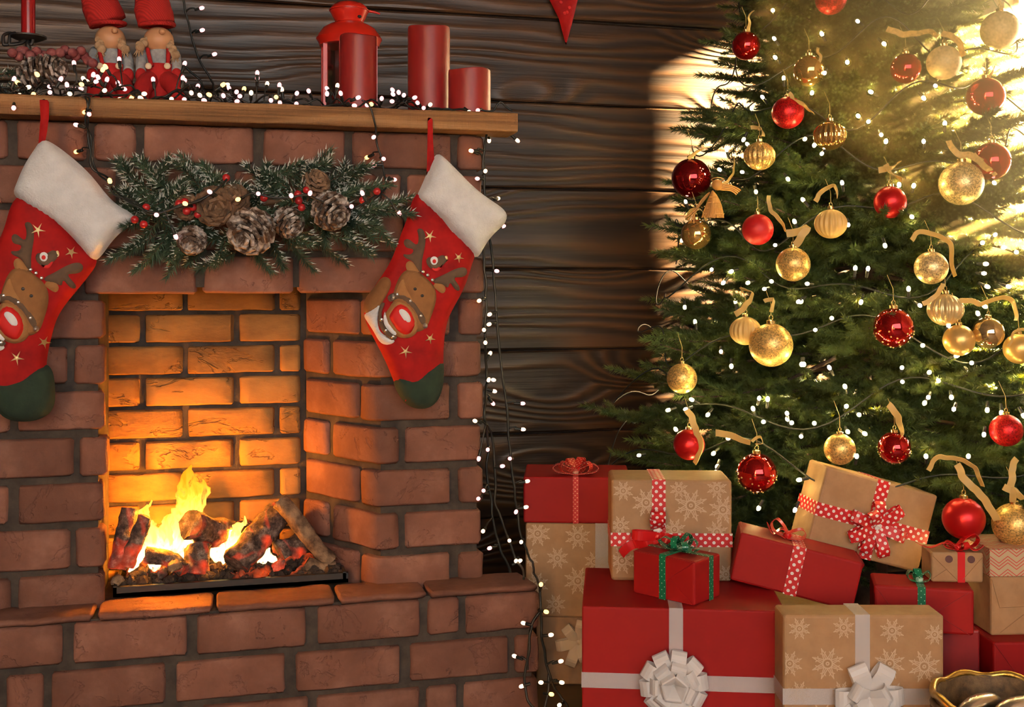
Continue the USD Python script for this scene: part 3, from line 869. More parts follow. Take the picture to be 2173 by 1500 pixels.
def reindeer(c, deco, tr, surf):
    head = deco("reindeer_head", [(836, 606), (853, 577), (874, 572), (900, 590), (918, 612), (920, 640), (910, 672), (895, 698), (868, 700), (845, 668), (830, 640)], "brownfelt", 0.008, 0.001, label="brown felt reindeer head")
    deco("forehead_patch", [(838, 612), (850, 592), (858, 612), (872, 640), (850, 630), (835, 632)], "tanfelt", 0.002, 0.0085, head)
    deco("ear", [(862, 578), (858, 560), (866, 554), (876, 562), (886, 582), (874, 586)], "tanfelt", 0.004, 0.001, head)
    deco("ear", [(915, 606), (922, 600), (936, 604), (941, 614), (936, 622), (926, 618)], "tanfelt", 0.004, 0.001, head)
    deco("antler", [(880, 572), (872, 556), (855, 546), (853, 540), (868, 540), (873, 530), (860, 526), (855, 512), (864, 508), (880, 520), (884, 500), (882, 488), (890, 486), (898, 500), (896, 530), (891, 560), (889, 578)], "antler", 0.004, 0.0005, head)
    deco("antler", [(914, 596), (930, 586), (950, 576), (972, 568), (986, 570), (988, 580), (976, 588), (960, 590), (970, 606), (972, 616), (962, 614), (950, 600), (946, 610), (938, 606), (926, 604)], "antler", 0.004, 0.0005, head)
    mz = deco("muzzle", [(822, 652), (835, 636), (856, 640), (876, 660), (885, 686), (876, 708), (858, 716), (838, 712), (818, 692), (813, 668)], "tanfelt", 0.010, 0.003, label="tan muzzle")
    deco("mouth", [(812, 660), (818, 680), (836, 704), (834, 710), (818, 698), (809, 676)], "whitefelt", 0.003, 0.009, mz)
    ns = deco("nose", [(826, 658), (840, 644), (858, 650), (872, 670), (874, 692), (862, 708), (844, 706), (828, 690), (820, 672)], "redfelt", 0.012, 0.009, label="big shiny red nose")
    deco("nose_highlight", ell(851.5, 669, 9, 17, -38), "whitefelt", 0.003, 0.0195, ns)
    for e in ((875, 613), (890, 627)):
        deco("eye", ell(*e, 3.6, 3.2), "blackfelt", 0.002, 0.009, head)
    deco("neck_patch", [(812, 588), (824, 592), (826, 606), (815, 630), (803, 648), (786, 660), (774, 664), (772, 645), (780, 626), (795, 608)], "brownfelt", 0.005, 0.001, label="brown felt patch")
    deco("chest_patch", [(806, 642), (800, 664), (800, 690), (810, 708), (834, 722), (822, 730), (806, 726), (794, 708), (780, 685), (773, 668), (788, 656)], "fleece", 0.006, 0.0015, label="white fleece patch")
    deco("collar", [(812, 642), (806, 660), (810, 684), (826, 706), (838, 714), (830, 720), (812, 708), (800, 686), (799, 662), (806, 642)], "antler", 0.003, 0.007)
    deco("harness", [(818, 630), (840, 620), (868, 634), (886, 656), (898, 680), (890, 688), (876, 664), (856, 642), (836, 634), (824, 640)], "antler", 0.0025, 0.008)
    for e in ((829, 627), (838, 624), (865, 638), (887, 669), (805, 677), (814, 700), (829, 713), (891, 577), (901, 584), (911, 594)):
        deco("bead", ell(*e, 3.4, 3.6), "silver", 0.004, 0.010)
    for e in ((827, 630), (896, 690)):
        deco("bell", ell(*e, 5.5, 6), "silver", 0.008, 0.010)
    bd = deco("bird", [(900, 552), (906, 546), (920, 548), (932, 542), (942, 546), (944, 552), (936, 562), (922, 572), (910, 570), (902, 562)], "antler", 0.003, 0.001, label="small embroidered bird")
    deco("bird_belly", ell(916, 554, 8.5, 9.5), "whitefelt", 0.002, 0.0035, bd)
    deco("bird_heart", ell(916, 555, 4, 4.4), "redfelt", 0.002, 0.0055, bd)
    deco("bird_breast", [(910, 567), (922, 568), (934, 560), (930, 570), (918, 576)], "redfelt", 0.002, 0.0025, bd)
    deco("beak", [(939.5, 544), (943.5, 543.5), (944, 554), (940, 554)], "goldthread", 0.002, 0.002, bd)
    for e, r_ in (((907, 502), 15), ((968, 547), 13), ((908, 717), 13), ((856, 744), 15)):
        deco("gold_star", star(*e, r_, 3.2, rot=-60), "goldthread", 0.002, 0.0035, sm=False)


BODY = [(884, 412), (905, 420), (950, 470), (1008, 532), (1006, 548), (985, 610), (955, 668), (943, 720), (941, 780), (940, 815), (925, 852), (900, 866), (870, 862), (848, 838), (828, 790), (806, 742), (784, 700), (773, 668), (778, 640), (800, 600), (828, 556), (850, 500), (868, 450)]
CUFF = [(926, 328), (940, 332), (975, 366), (1012, 402), (1050, 430), (1074, 452), (1072, 472), (1055, 490), (1030, 520), (1012, 546), (998, 538), (975, 515), (950, 490), (922, 456), (886, 424), (888, 408), (902, 376)]
TOE = [(836, 803), (860, 786), (900, 772), (938, 766), (942, 790), (940, 818), (926, 853), (900, 867), (870, 862), (848, 840)]
HOOK = [(908, 250), (918, 250), (919, 300), (922, 340), (916, 360), (904, 385), (906, 350), (907, 300)]
stocking("red stocking with white cuff hanging from the mantel's right part, reindeer face whole in view", 2.045, lambda p: p, BODY, CUFF, TOE, HOOK, reindeer, 3)


def T_left(p):
    """The left stocking hangs nearer and turned a little more: similarity transform of the right one."""
    x, y = p[0] - 926, p[1] - 328
    k, a = 1.10, math.radians(-2.5)
    return (98 + k * 1.0 * (x * math.cos(a) - y * math.sin(a)), 297 + k * (x * math.sin(a) + y * math.cos(a)))


BODY2 = [(60, 412), (100, 430), (150, 500), (204, 548), (196, 575), (160, 620), (125, 668), (108, 720), (100, 790), (115, 830), (108, 868), (78, 890), (30, 892), (-5, 870), (-30, 810), (-60, 740), (-84, 670), (-60, 600), (-20, 540), (10, 480), (30, 425)]
CUFF2 = [(88, 298), (104, 300), (150, 332), (200, 380), (250, 435), (284, 460), (262, 488), (232, 520), (204, 552), (188, 546), (150, 500), (100, 462), (60, 438), (30, 412), (32, 396), (52, 350), (76, 312)]
TOE2 = [(-20, 806), (20, 790), (60, 780), (102, 775), (117, 828), (110, 870), (78, 891), (30, 893), (-5, 872)]
HOOK2 = [(84, 212), (104, 212), (104, 250), (100, 280), (94, 310), (80, 340), (82, 300), (86, 250)]
INV = lambda q: (lambda x, y: (926 + x, 328 + y))(*((lambda dx, dy, k, a: ((dx * math.cos(-a) - dy * math.sin(-a)) / k, (dx * math.sin(-a) + dy * math.cos(-a)) / k))(q[0] - 98, q[1] - 297, 1.10, math.radians(-2.5))))
inv = lambda pts: [INV(p) for p in pts]
stocking("red stocking with white cuff hanging at the left edge, reindeer face half cut off", 2.04, T_left, inv(BODY2), inv(CUFF2), inv(TOE2), inv(HOOK2), reindeer, 8)

# ================================================================== GARLAND ON THE LINTEL
M["needle"] = mat("fir_needle", {
    "oi": ("object_info", {}), "hv": ("map_range", {"to_min": 0.6, "to_max": 1.35}), "h": ("hsv", {"hue": 0.5, "saturation": 1.0, "fac": 1.0, "color": (0.070, 0.120, 0.040)}),
    "p": ("principled_bsdf", {"roughness": 0.5, "specular_ior_level": 0.4}), "t": ("translucent_bsdf", {"color": (0.42, 0.40, 0.06)}), "x": ("mix_closure", {"fac": 0.34})},
    [("oi.random", "hv.value"), ("hv.result", "h.value"), ("h.color", "p.base_color"), ("p.BSDF", "x.closure1"), ("t.BSDF", "x.closure2")], surface="x.closure")
M["garland_needle"] = noisy("garland_needle", (0.022, 0.056, 0.034), (0.060, 0.105, 0.055), scale=14, rough=0.6, bump=0.0, rnd=0.3)
M["frost"] = plain("frost", (0.52, 0.56, 0.52), 0.8)
M["stem"] = plain("brown_stem", (0.09, 0.05, 0.028), 0.8)
M["cone"] = noisy("pine_cone", (0.065, 0.036, 0.020), (0.20, 0.125, 0.075), scale=60, rough=0.75, bump=0.3, bscale=120)
M["conefrost"] = noisy("frosted_cone", (0.06, 0.035, 0.022), (0.60, 0.56, 0.52), scale=60, rough=0.8, bump=0.3, bscale=120, lo=0.46, hi=0.68)
M["berry"] = plain("red_berry", (0.42, 0.020, 0.022), 0.3)
gl = thing("pine_garland", "frosted pine garland with cones and red berries above the fire opening", "garland", at(540, 460, 2.06))
part(gl, "branch", tube(curve([at(*q, 2.065) for q in ((255, 430), (380, 440), (540, 430), (690, 425), (860, 430))], 30), 0.005, 7), M["stem"], smooth=True)
SP = [((340, 420), (245, 405)), ((345, 415), (245, 345)), ((370, 420), (285, 338)), ((430, 410), (372, 345)), ((480, 410), (383, 330)), ((470, 400), (430, 350)), ((420, 430), (330, 390)),
      ((340, 465), (232, 552)), ((360, 480), (285, 575)), ((410, 500), (352, 588)), ((440, 505), (400, 560)), ((500, 535), (418, 572)), ((340, 440), (262, 480)), ((370, 500), (310, 560)),
      ((525, 510), (574, 576)), ((570, 500), (602, 566)), ((600, 495), (664, 572)), ((640, 490), (735, 560)), ((660, 470), (790, 532)), ((690, 430), (800, 480)), ((720, 470), (790, 545)),
      ((600, 420), (522, 352)), ((620, 405), (560, 365)), ((620, 400), (702, 318)), ((650, 390), (700, 340)), ((680, 400), (795, 350)), ((700, 410), (770, 365)), ((720, 415), (830, 392)), ((760, 430), (872, 418)),
      ((775, 440), (876, 455)), ((560, 430), (500, 400)), ((640, 440), (730, 430)), ((580, 470), (660, 520)), ((450, 470), (380, 520)), ((480, 500), (455, 560)), ((560, 385), (640, 345)), ((610, 380), (690, 350)), ((730, 440), (800, 510)), ((330, 500), (262, 540)), ((440, 380), (500, 430)), ((420, 400), (300, 425)), ((650, 420), (560, 400))]
rs = np.random.default_rng(77)
for i in range(46):
    cx, cy = rs.uniform(280, 800), rs.uniform(400, 480)
    an = rs.uniform(0, 2 * np.pi)
    e = (cx + 85 * math.cos(an), np.clip(cy + 75 * math.sin(an), 335, 560))
    SP.append(((cx, cy), (min(max(e[0], 240), 865), e[1])))
for i, (a, b) in enumerate(SP):
    r = np.random.default_rng(i)
    ya, yb = 2.06, r.uniform(2.005, 2.06)
    st, nd, frs = sprig(at(*a, ya), at(*b, yb), 0.023, 240, 100 + i, sag=r.uniform(-0.1, 0.15), spread=52, nr=0.0009, frost=0.22)
    sp_ = part(gl, "sprig", nd, M["garland_needle"], smooth=False)
    part(sp_, "stem", st, M["stem"])
    if frs is not None:
        part(sp_, "frost", frs, M["frost"], smooth=False)
for i, (q, Y, ax, L, R, m) in enumerate([((455, 437), 2.015, (0.1, -1, -0.2), 0.05, 0.030, "cone"), ((536, 487), 2.0, (-0.5, -0.8, -0.5), 0.062, 0.036, "conefrost"), ((700, 445), 2.01, (0.4, -0.8, -0.5), 0.056, 0.030, "conefrost"),
                                         ((668, 392), 2.025, (0.3, -0.8, 0.5), 0.04, 0.022, "cone"), ((408, 508), 2.015, (-0.2, -0.9, -0.5), 0.038, 0.022, "conefrost"), ((610, 470), 2.03, (0.5, -0.7, -0.6), 0.045, 0.024, "conefrost"), ((498, 425), 2.03, (-0.2, -0.9, 0.3), 0.04, 0.024, "cone"), ((400, 440), 2.03, (-0.4, -0.9, 0.2), 0.036, 0.02, "cone")]):
    s, co = pinecone(at(*q, Y), ax, L, R, 40, i)
    pc = part(gl, "pine_cone", s, M[m], smooth=False)
    part(pc, "core", co, M["cone"], smooth=True)
for i, q in enumerate([(310, 440), (380, 432), (392, 428), (396, 448), (480, 377), (286, 466), (305, 476), (632, 412), (651, 403), (634, 426), (726, 443), (800, 406), (410, 440), (420, 455), (560, 420), (770, 425), (640, 440), (715, 450)]):
    part(gl, "berry", ball(at(*q, 2.0 + 0.004 * (i % 3)), 0.0068, 2), M["berry"], smooth=True)
# ================================================================== ON THE MANTEL
MZ = 1.1175
M["wax"] = mat("red_wax", {"g": ("texture_coordinate", {}), "n": ("noise_texture", {"scale": 9.0, "detail": 3}), "r": ("rgb_ramp", {"ramp": [(0.3, (0.23, 0.013, 0.014)), (0.7, (0.31, 0.022, 0.022))]}),
                           "p": ("principled_bsdf", {"roughness": 0.42, "subsurface_weight": 0.25, "subsurface_radius": (1, 0.2, 0.15), "subsurface_scale": 0.01})},
               [("g.object", "n.vector"), ("n.fac", "r.fac"), ("r.color", "p.base_color")])
M["waxin"] = plain("red_wax_hollow", (0.22, 0.012, 0.012), 0.5)
M["wick"] = plain("wick", (0.03, 0.025, 0.02), 0.9)
M["redmetal"] = plain("red_enamel", (0.60, 0.020, 0.010), 0.32, coat_weight=0.3)
M["darkhole"] = plain("dark_hole", (0.012, 0.006, 0.006), 0.8)
M["lglass"] = mat("lantern_glass", {"t": ("transparent_bsdf", {"color": (0.72, 0.76, 0.76)}), "gl": ("glossy_bsdf", {"color": (1, 1, 1), "roughness": 0.05}), "f": ("fresnel", {"IOR": 1.5}), "x": ("mix_closure", {})},
                  [("f.fac", "x.fac"), ("t.BSDF", "x.closure1"), ("gl.BSDF", "x.closure2")], surface="x.closure")


def pillar(pxl, pxr, pyt, Y, label, seed):
    x0, x1 = X(pxl, Y), X(pxr, Y)
    zt = at((pxl + pxr) / 2, pyt, Y)[2]
    cx, r = (x0 + x1) / 2, (x1 - x0) / 2
    c = thing("pillar_candle", label, "candle", (cx, Y, MZ), "red pillar candles on the mantel")
    n, V = 48, []
    th = np.linspace(0, 2 * np.pi, n, endpoint=False)
    rim = 0.0016 * np.sin(th * 2 + seed) + 0.0006 * np.sin(th * 3 + 2 * seed)
    prof = [(r * 0.97, MZ, 0), (r, MZ + 0.004, 0), (r * 1.0, (MZ + zt) / 2, 0), (r, zt - 0.006, 1), (r * 0.985, zt - 0.001, 1), (r * 0.955, zt, 1), (r * 0.92, zt - 0.003, 1), (r * 0.90, zt - 0.018, 0), (r * 0.5, zt - 0.021, 0)]
    for pr, z, k in prof:
        V.append(np.c_[cx + pr * np.cos(th), Y + pr * np.sin(th), z + rim * k])
    m = len(prof)
    V = np.vstack(V + [[[cx, Y, MZ]], [[cx, Y, zt - 0.021]]])
    Fc = []
    for i in range(m - 1):
        for k in range(n):
            a, b = i * n + k, i * n + (k + 1) % n
            Fc += [[a, b, b + n], [a, b + n, a + n]]
    for k in range(n):
        Fc += [[m * n, (k + 1) % n, k], [m * n + 1, (m - 1) * n + k, (m - 1) * n + (k + 1) % n]]
    part(c, "wax_body", trimesh.Trimesh(V, np.array(Fc), process=False), M["wax"], smooth=40)
    part(c, "wick", tube([(cx, Y, zt - 0.022), (cx, Y, zt - 0.012), (cx + 0.001, Y, zt - 0.006)], 0.0012, 6), M["wick"])


pillar(721, 799, 78, 2.185, "red pillar candle standing in front of the red lantern", 1)
pillar(866, 954, 60, 2.25, "tallest red pillar candle, between the lantern and the short candle", 2)
pillar(952, 1040, 150, 2.185, "short wide red pillar candle nearest the mantel's right end", 3)

# lantern
LY = 2.31
lc = np.array([X(741, LY), LY, MZ])
k_ = 0.000955


def lz(py):
    return float(at(741, py, LY)[2])


lt = thing("lantern", "red metal lantern with glass panes and domed top on the mantel", "lantern", lc)
part(lt, "base", [lathe([(0, MZ), (0.062, MZ), (0.062, MZ + 0.006), (0.056, MZ + 0.012), (0.054, MZ + 0.022), (0, MZ + 0.022)], (lc[0], lc[1], 0), 8)], M["redmetal"], smooth=20)
zb, zt = MZ + 0.02, lz(97)
R_ = 0.054
for i in range(8):
    a = math.pi / 8 + i * math.pi / 4
    p_ = lc[:2] + R_ * np.array([math.cos(a), math.sin(a)])
    part(lt, "post", box((p_[0] - 0.0045, p_[1] - 0.0045, zb), (p_[0] + 0.0045, p_[1] + 0.0045, zt)), M["redmetal"])
    b_ = a + math.pi / 4
    q_ = lc[:2] + R_ * np.array([math.cos(b_), math.sin(b_)])
    mid, dd = (p_ + q_) / 2, (q_ - p_)
    pn = box((-np.linalg.norm(dd) / 2, -0.0008, zb), (np.linalg.norm(dd) / 2, 0.0008, zt))
    pn.apply_transform(trimesh.transformations.rotation_matrix(math.atan2(dd[1], dd[0]), (0, 0, 1)))
    pn.apply_translation((mid[0], mid[1], 0))
    part(lt, "glass_pane", pn, M["lglass"], smooth=False)
prof = [(0.0, zt - 0.002), (0.060, zt - 0.002), (0.062, lz(92)), (0.0665, lz(84)), (0.0660, lz(82)), (0.061, lz(74)), (0.053, lz(62)), (0.040, lz(54)), (0.030, lz(50)), (0.0285, lz(47))]
part(lt, "dome", lathe(prof, (lc[0], lc[1], 0), 32), M["redmetal"], smooth=40)
prof = [(0.0285, lz(49)), (0.029, lz(46)), (0.034, lz(36)), (0.0385, lz(26)), (0.0392, lz(22)), (0.036, lz(16)), (0.028, lz(9)), (0.016, lz(5)), (0.0, lz(4))]
part(lt, "chimney_cap", lathe(prof, (lc[0], lc[1], 0), 32), M["redmetal"], smooth=40)
part(lt, "cap_rim", lathe([(0.0375, lz(25)), (0.0405, lz(24)), (0.0405, lz(22)), (0.0375, lz(21))], (lc[0], lc[1], 0), 32), M["redmetal"], smooth=30)
tabp = [lc + np.array([0.036, -0.005, lz(22) - MZ]), lc + np.array([0.05, -0.006, lz(24) - MZ]), lc + np.array([0.062, -0.006, lz(27) - MZ])]
part(lt, "handle", tube(tabp, [0.003, 0.0026, 0.0015], 8), M["redmetal"], smooth=True)
for q, rr in (((735, 10), 0.033), ((763, 35), 0.0365), ((764, 19), 0.036), ((751, 61), 0.052), ((704, 61), 0.052), ((786, 66), 0.056)):
    o = at(q[0], q[1], LY - rr * math.sqrt(max(0.05, 1 - ((q[0] - 741) * k_ / rr) ** 2)) * 0.98)
    part(lt, "vent_hole", ball(o, 0.0042, 1, (1, 0.6, 0.8)), M["darkhole"], smooth=True)
part(lt, "tealight", lathe([(0, MZ + 0.022), (0.019, MZ + 0.022), (0.019, MZ + 0.034), (0, MZ + 0.033)], (lc[0], lc[1], 0), 20), M["redmetal"])

# thin candle in an iron holder at the far left
TY = 2.32
hc = thing("candle_holder", "dark iron candle holder with curled feet at the far left of the mantel", "candle holder", at(60, 240, TY))
cx = X(60, TY)
part(hc, "drip_plate", lathe([(0, 1.262), (0.02, 1.262), (0.033, 1.268), (0.033, 1.271), (0.012, 1.268), (0, 1.268)], (cx, TY, 0), 24), M["iron"], smooth=40)
part(hc, "stem", tube([(cx, TY, 1.118), (cx, TY, 1.19), (cx, TY, 1.264)], [0.006, 0.004, 0.006], 10), M["iron"], smooth=True)
for s_ in ((-52, -46), (-40, 20), (6, 44)):
    part(hc, "scroll", tube(curve([at(60, 74, TY), at(60 + s_[0] * 0.4, 92, TY - 0.01), at(60 + s_[0], 95, TY - 0.015), at(60 + s_[0] * 1.1 + 4, 78, TY - 0.012), at(60 + s_[0] * 0.7, 70, TY)], 24), 0.0032, 8), M["iron"], smooth=True)
single("taper_candle", [lathe([(0, 1.268), (0.0128, 1.268), (0.0128, 1.40), (0.010, 1.404), (0, 1.404)], (cx, TY, 0), 24), tube([(cx, TY, 1.403), (cx, TY, 1.412)], 0.001, 6)], plain("glossy_red_wax", (0.30, 0.010, 0.012), 0.18),
       "slim glossy red candle in the dark iron holder", "candle", smooth=40)

# gnome dolls
M["knit"] = mat("red_knit", {"g": ("texture_coordinate", {}), "w": ("wave_texture", {"wave_type": "bands", "bands_direction": "diagonal", "scale": 110.0, "distortion": 6.0, "detail": 2}), "r": ("rgb_ramp", {"ramp": [(0, (0.30, 0.006, 0.006)), (1, (0.46, 0.014, 0.010))]}),
                            "bp": ("bump", {"strength": 0.5, "distance": 0.0012}), "p": ("principled_bsdf", {"roughness": 0.85})},
                [("g.object", "w.vector"), ("w.fac", "r.fac"), ("r.color", "p.base_color"), ("w.fac", "bp.height"), ("bp.normal", "p.normal")])
M["facewood"] = noisy("doll_face_wood", (0.52, 0.27, 0.13), (0.60, 0.34, 0.18), scale=10, rough=0.45, bump=0.05)
M["greywool"] = noisy("grey_wool", (0.22, 0.235, 0.245), (0.36, 0.38, 0.39), scale=80, rough=0.95, bump=0.6, bscale=200)
M["jute"] = noisy("jute_braid", (0.30, 0.19, 0.10), (0.48, 0.33, 0.19), scale=90, rough=0.9, bump=0.8, bscale=160)
M["buttonw"] = plain("cream_button", (0.72, 0.58, 0.38), 0.4)
M["redcloth"] = noisy("red_cloth", (0.34, 0.006, 0.008), (0.46, 0.012, 0.012), scale=40, rough=0.85, bump=0.4, bscale=220)


def hull_limb(a, b, ra, rb):
    return tube(curve([a, (np.asarray(a) + b) / 2, b], 8), np.linspace(ra, rb, 8), 12)


def gnome(face, Y, hat, label, braids, lean, seed, legs):
    f = lambda p, dy=0.0: at(p[0], p[1], Y + dy)
    fx, fy = face
    c = thing("gnome_doll", label, "doll", f((fx, 250)), "gnome dolls on the mantel")
    rf = 0.026
    part(c, "face", ball(f(face), rf, 3, (1.08, 0.95, 1.0)), M["facewood"], smooth=True, label="round wooden face")
    part(c, "nose", ball(f((fx + lean, fy - 19), -0.027), 0.0058, 2), M["facewood"], smooth=True)
    # hat: knitted cone, narrowing and bending to its tip
    C = curve([f(p, dy) for p, dy in hat], 26)
    W = np.interp(np.linspace(0, 1, 26), [0, 0.1, 0.25, 0.5, 0.8, 1], [0.034, 0.0355, 0.034, 0.027, 0.014, 0.003])
    hm = tube(C, W, 24)
    q = hm.vertices
    hm.vertices = q + (np.stack([meshkit.fbm(q * 60 + k, 2, seed + k) - 0.5 for k in range(3)], 1)) * 0.006
    part(c, "hat", hm, M["knit"], smooth=True, label="tall red knitted hat")
    part(c, "hat_rim", trimesh.util.concatenate([tube([f((hat[0][0][0] + 36 * math.cos(a) , hat[0][0][1] + 1 - 5 * math.sin(a)), 0.033 * -math.sin(a)) for a in np.linspace(0, 2 * np.pi, 30)], 0.0045, 8)]), M["knit"], smooth=True)
    # body
    z = lambda p: f(p)[2]
    bc = f((fx + 2, 0))
    rf_ = 0.5 * (1 / 1096)
    prof = [(0.0, MZ + 0.002), (0.036, MZ + 0.004), (0.040, MZ + 0.02), (0.036, z((fx, 165))), (0.031, z((fx, 140))), (0.026, z((fx, 118))), (0.018, z((fx, 100))), (0.0, z((fx, 96)))]
    part(c, "sweater", lathe([(r * 0.97, zz) for r, zz in prof], (bc[0], Y + 0.004, 0), 24), M["greywool"], smooth=True, label="grey wool sweater")
    pr = [(0.0, MZ + 0.001), (0.038, MZ + 0.003), (0.0425, MZ + 0.02), (0.0385, z((fx, 165))), (0.035, z((fx, 140))), (0.033, z((fx, 139)))]
    part(c, "dungarees", lathe(pr, (bc[0], Y + 0.004, 0), 24), M["redcloth"], smooth=True)
    for sx in (-1, 1):
        part(c, "strap", tube(curve([f((fx + sx * 22 - 2, 104), -0.012), f((fx + sx * 20, 122), -0.029), f((fx + sx * 17 + 2, 140), -0.036)], 8), 0.004, 8), M["redcloth"], smooth=True)
        part(c, "button", ball(f((fx + sx * 16 + (2 if sx > 0 else -6), 140), -0.041), 0.0062, 2, (1, 0.45, 1)), M["buttonw"], smooth=True)
        sh, el, ha = f((fx + sx * 28, 108), 0.003), f((fx + sx * 37, 130), -0.010), f((fx + sx * 38, 152), -0.026)
        part(c, "arm", tube(curve([sh, el, ha], 10), np.linspace(0.012, 0.0095, 10), 12), M["greywool"], smooth=True)
        part(c, "mitten", ball(f((fx + sx * 38, 160), -0.030), 0.0115, 2, (0.9, 0.8, 1.25)), M["redcloth"], smooth=True)
        part(c, "leg", tube(curve([f((fx + sx * 18, 172), -0.02), f((fx + sx * (26 + legs), 184), -0.055), f((fx + sx * (34 + legs), 216), -0.085)], 12), np.linspace(0.02, 0.0135, 12), 12), M["redcloth"], smooth=True)
    for p0, p1 in braids:
        m_ = []
        a, b = f(p0, -0.012), f(p1, -0.022)
        for i in range(5):
            t = i / 4
            m_.append(ball(a + (b - a) * t + np.array([0.002 * (-1) ** i, 0, 0]), 0.0068 + 0.002 * t, 2, (1, 0.8, 1.0)))
        for k in range(8):
            e = b + np.array([math.cos(k * 0.8) * 0.009, -0.002, -0.012 - 0.003 * (k % 3)])
            m_.append(tube([b, (b + e) / 2, e], [0.0016, 0.0013, 0.0008], 5))
        part(c, "braid", m_, M["jute"], smooth=True)


gnome((234, 84), 2.29, [((229, 50), 0.006), ((219, 25), 0.004), ((205, -10), 0.004), ((192, -60), 0.006), ((186, -110), 0.008)], "gnome doll in a tall red knitted hat, left of the two, turned right", [((211, 78), (213, 104)), ((250, 80), (264, 104))], 9, 1, 2)
gnome((337, 86), 2.28, [((333, 52), 0.006), ((327, 26), 0.004), ((318, -10), 0.004), ((310, -60), 0.006), ((304, -110), 0.008)], "gnome doll in a tall red knitted hat, right of the two, nearer the hanging wires", [((311, 84), (295, 100)), ((360, 92), (370, 116))], 7, 5, 6)

# frosted wreath piece with berries and a cone at the left
wr_ = thing("berry_wreath", "frosted wreath piece with dusky red berries and a cone left of the gnome dolls", "wreath", at(110, 240, 2.24))
M["duskberry"] = noisy("dusky_berry", (0.14, 0.020, 0.025), (0.30, 0.10, 0.10), scale=60, rough=0.7, bump=0.2)
rs = np.random.default_rng(21)
for i in range(13):
    a = (rs.uniform(-20, 60), rs.uniform(140, 215)); b = (a[0] + rs.uniform(40, 110), a[1] + rs.uniform(-50, 20))
    st, nd, frs = sprig(at(*a, 2.26), at(*b, rs.uniform(2.18, 2.27)), 0.016, 110, 300 + i, nr=0.0008, frost=0.25)
    s_ = part(wr_, "sprig", nd, M["garland_needle"], smooth=False)
    part(s_, "stem", st, M["stem"])
    if frs is not None:
        part(s_, "frost", frs, M["frost"], smooth=False)
for i, q in enumerate([(26, 112), (40, 120), (52, 108), (64, 117), (78, 109), (92, 117), (109, 112), (138, 106), (146, 116), (154, 112), (172, 108), (179, 119), (197, 134), (88, 122), (44, 108), (128, 112), (160, 120), (186, 128)]):
    part(wr_, "berry", ball(at(*q, 2.2 + 0.012 * (i % 3)), 0.0088, 2), M["duskberry"], smooth=True)
s, co = pinecone(at(88, 152, 2.19), (0.9, -0.35, 0.15), 0.085, 0.026, 48, 9)
pc = part(wr_, "pine_cone", s, M["conefrost"], smooth=False)
part(pc, "core", co, M["cone"], smooth=True)

# red felt pennant hanging on the planks
def pz(pts, Y):
    return pxz(pts, Y)


pn = thing("felt_ornament", "red felt pointed ornament hanging on the wall planks above the mantel end", "ornament", at(1195, 40, 2.735))
part(pn, "felt_body", puff(pz([(1150, -60), (1180, -72), (1200, -62), (1222, -70), (1236, -50), (1226, 0), (1214, 50), (1201, 97), (1186, 40), (1166, 0), (1152, -30)], 2.735), 0.012, 0.006, 0.02, 0.3, 2.735), M["velvet"], smooth=True)
for q in ((1190, 5), (1208, 16), (1198, 28), (1203, 26)):
    part(pn, "sequin", ball(at(*q, 2.722), 0.0045, 1, (1, 0.4, 1)), M["redfelt"], smooth=True)
part(pn, "cord", tube([at(1196, -66, 2.73), at(1196, -130, 2.742)], 0.0012, 6), M["redcloth"])
# ================================================================== GIFTS
def uvmat(name, base, mark, pitch, kind, rough=0.5, r=0.30):
    nodes = {"u": ("texture_coordinate", {}), "p": ("principled_bsdf", {"roughness": rough}), "mx": ("mix_color", {"a": base, "b": mark})}
    if kind == "dots":
        nodes.update({"m": ("mapping", {"scale": (1 / pitch, 1 / pitch, 1), "rotation": (0, 0, math.pi / 4)}), "v": ("voronoi_texture", {"dimensions": "2D", "scale": 1.0, "randomness": 0.0}), "lt": ("math", {"math_type": "less_than", "value2": r})})
        links = [("u.UV", "m.vector"), ("m.vector", "v.vector"), ("v.distance", "lt.value1"), ("lt.value", "mx.fac")]
    else:
        nodes.update({"s": ("separate_xyz", {}), "pp": ("math", {"math_type": "pingpong", "value2": pitch}), "k": ("math", {"math_type": "multiply_add", "value2": 0.75}), "sc": ("math", {"math_type": "multiply", "value2": 1 / (pitch * 0.36)}),
                      "fr": ("math", {"math_type": "fraction"}), "lt": ("math", {"math_type": "less_than", "value2": 0.30}), "sc2": ("math", {"math_type": "multiply", "value2": 1 / (pitch * 1.44)}), "fr2": ("math", {"math_type": "fraction"}), "lt2": ("math", {"math_type": "less_than", "value2": 0.74}),
                      "an": ("math", {"math_type": "multiply"})})
        links = [("u.UV", "s.vector"), ("s.x", "pp.value1"), ("pp.value", "k.value1"), ("s.y", "k.value3"), ("k.value", "sc.value1"), ("sc.value", "fr.value1"), ("fr.value", "lt.value1"), ("k.value", "sc2.value1"), ("sc2.value", "fr2.value1"),
                 ("fr2.value", "lt2.value1"), ("lt.value", "an.value1"), ("lt2.value", "an.value2"), ("an.value", "mx.fac")]
    return mat(name, nodes, links + [("mx.result", "p.base_color")])


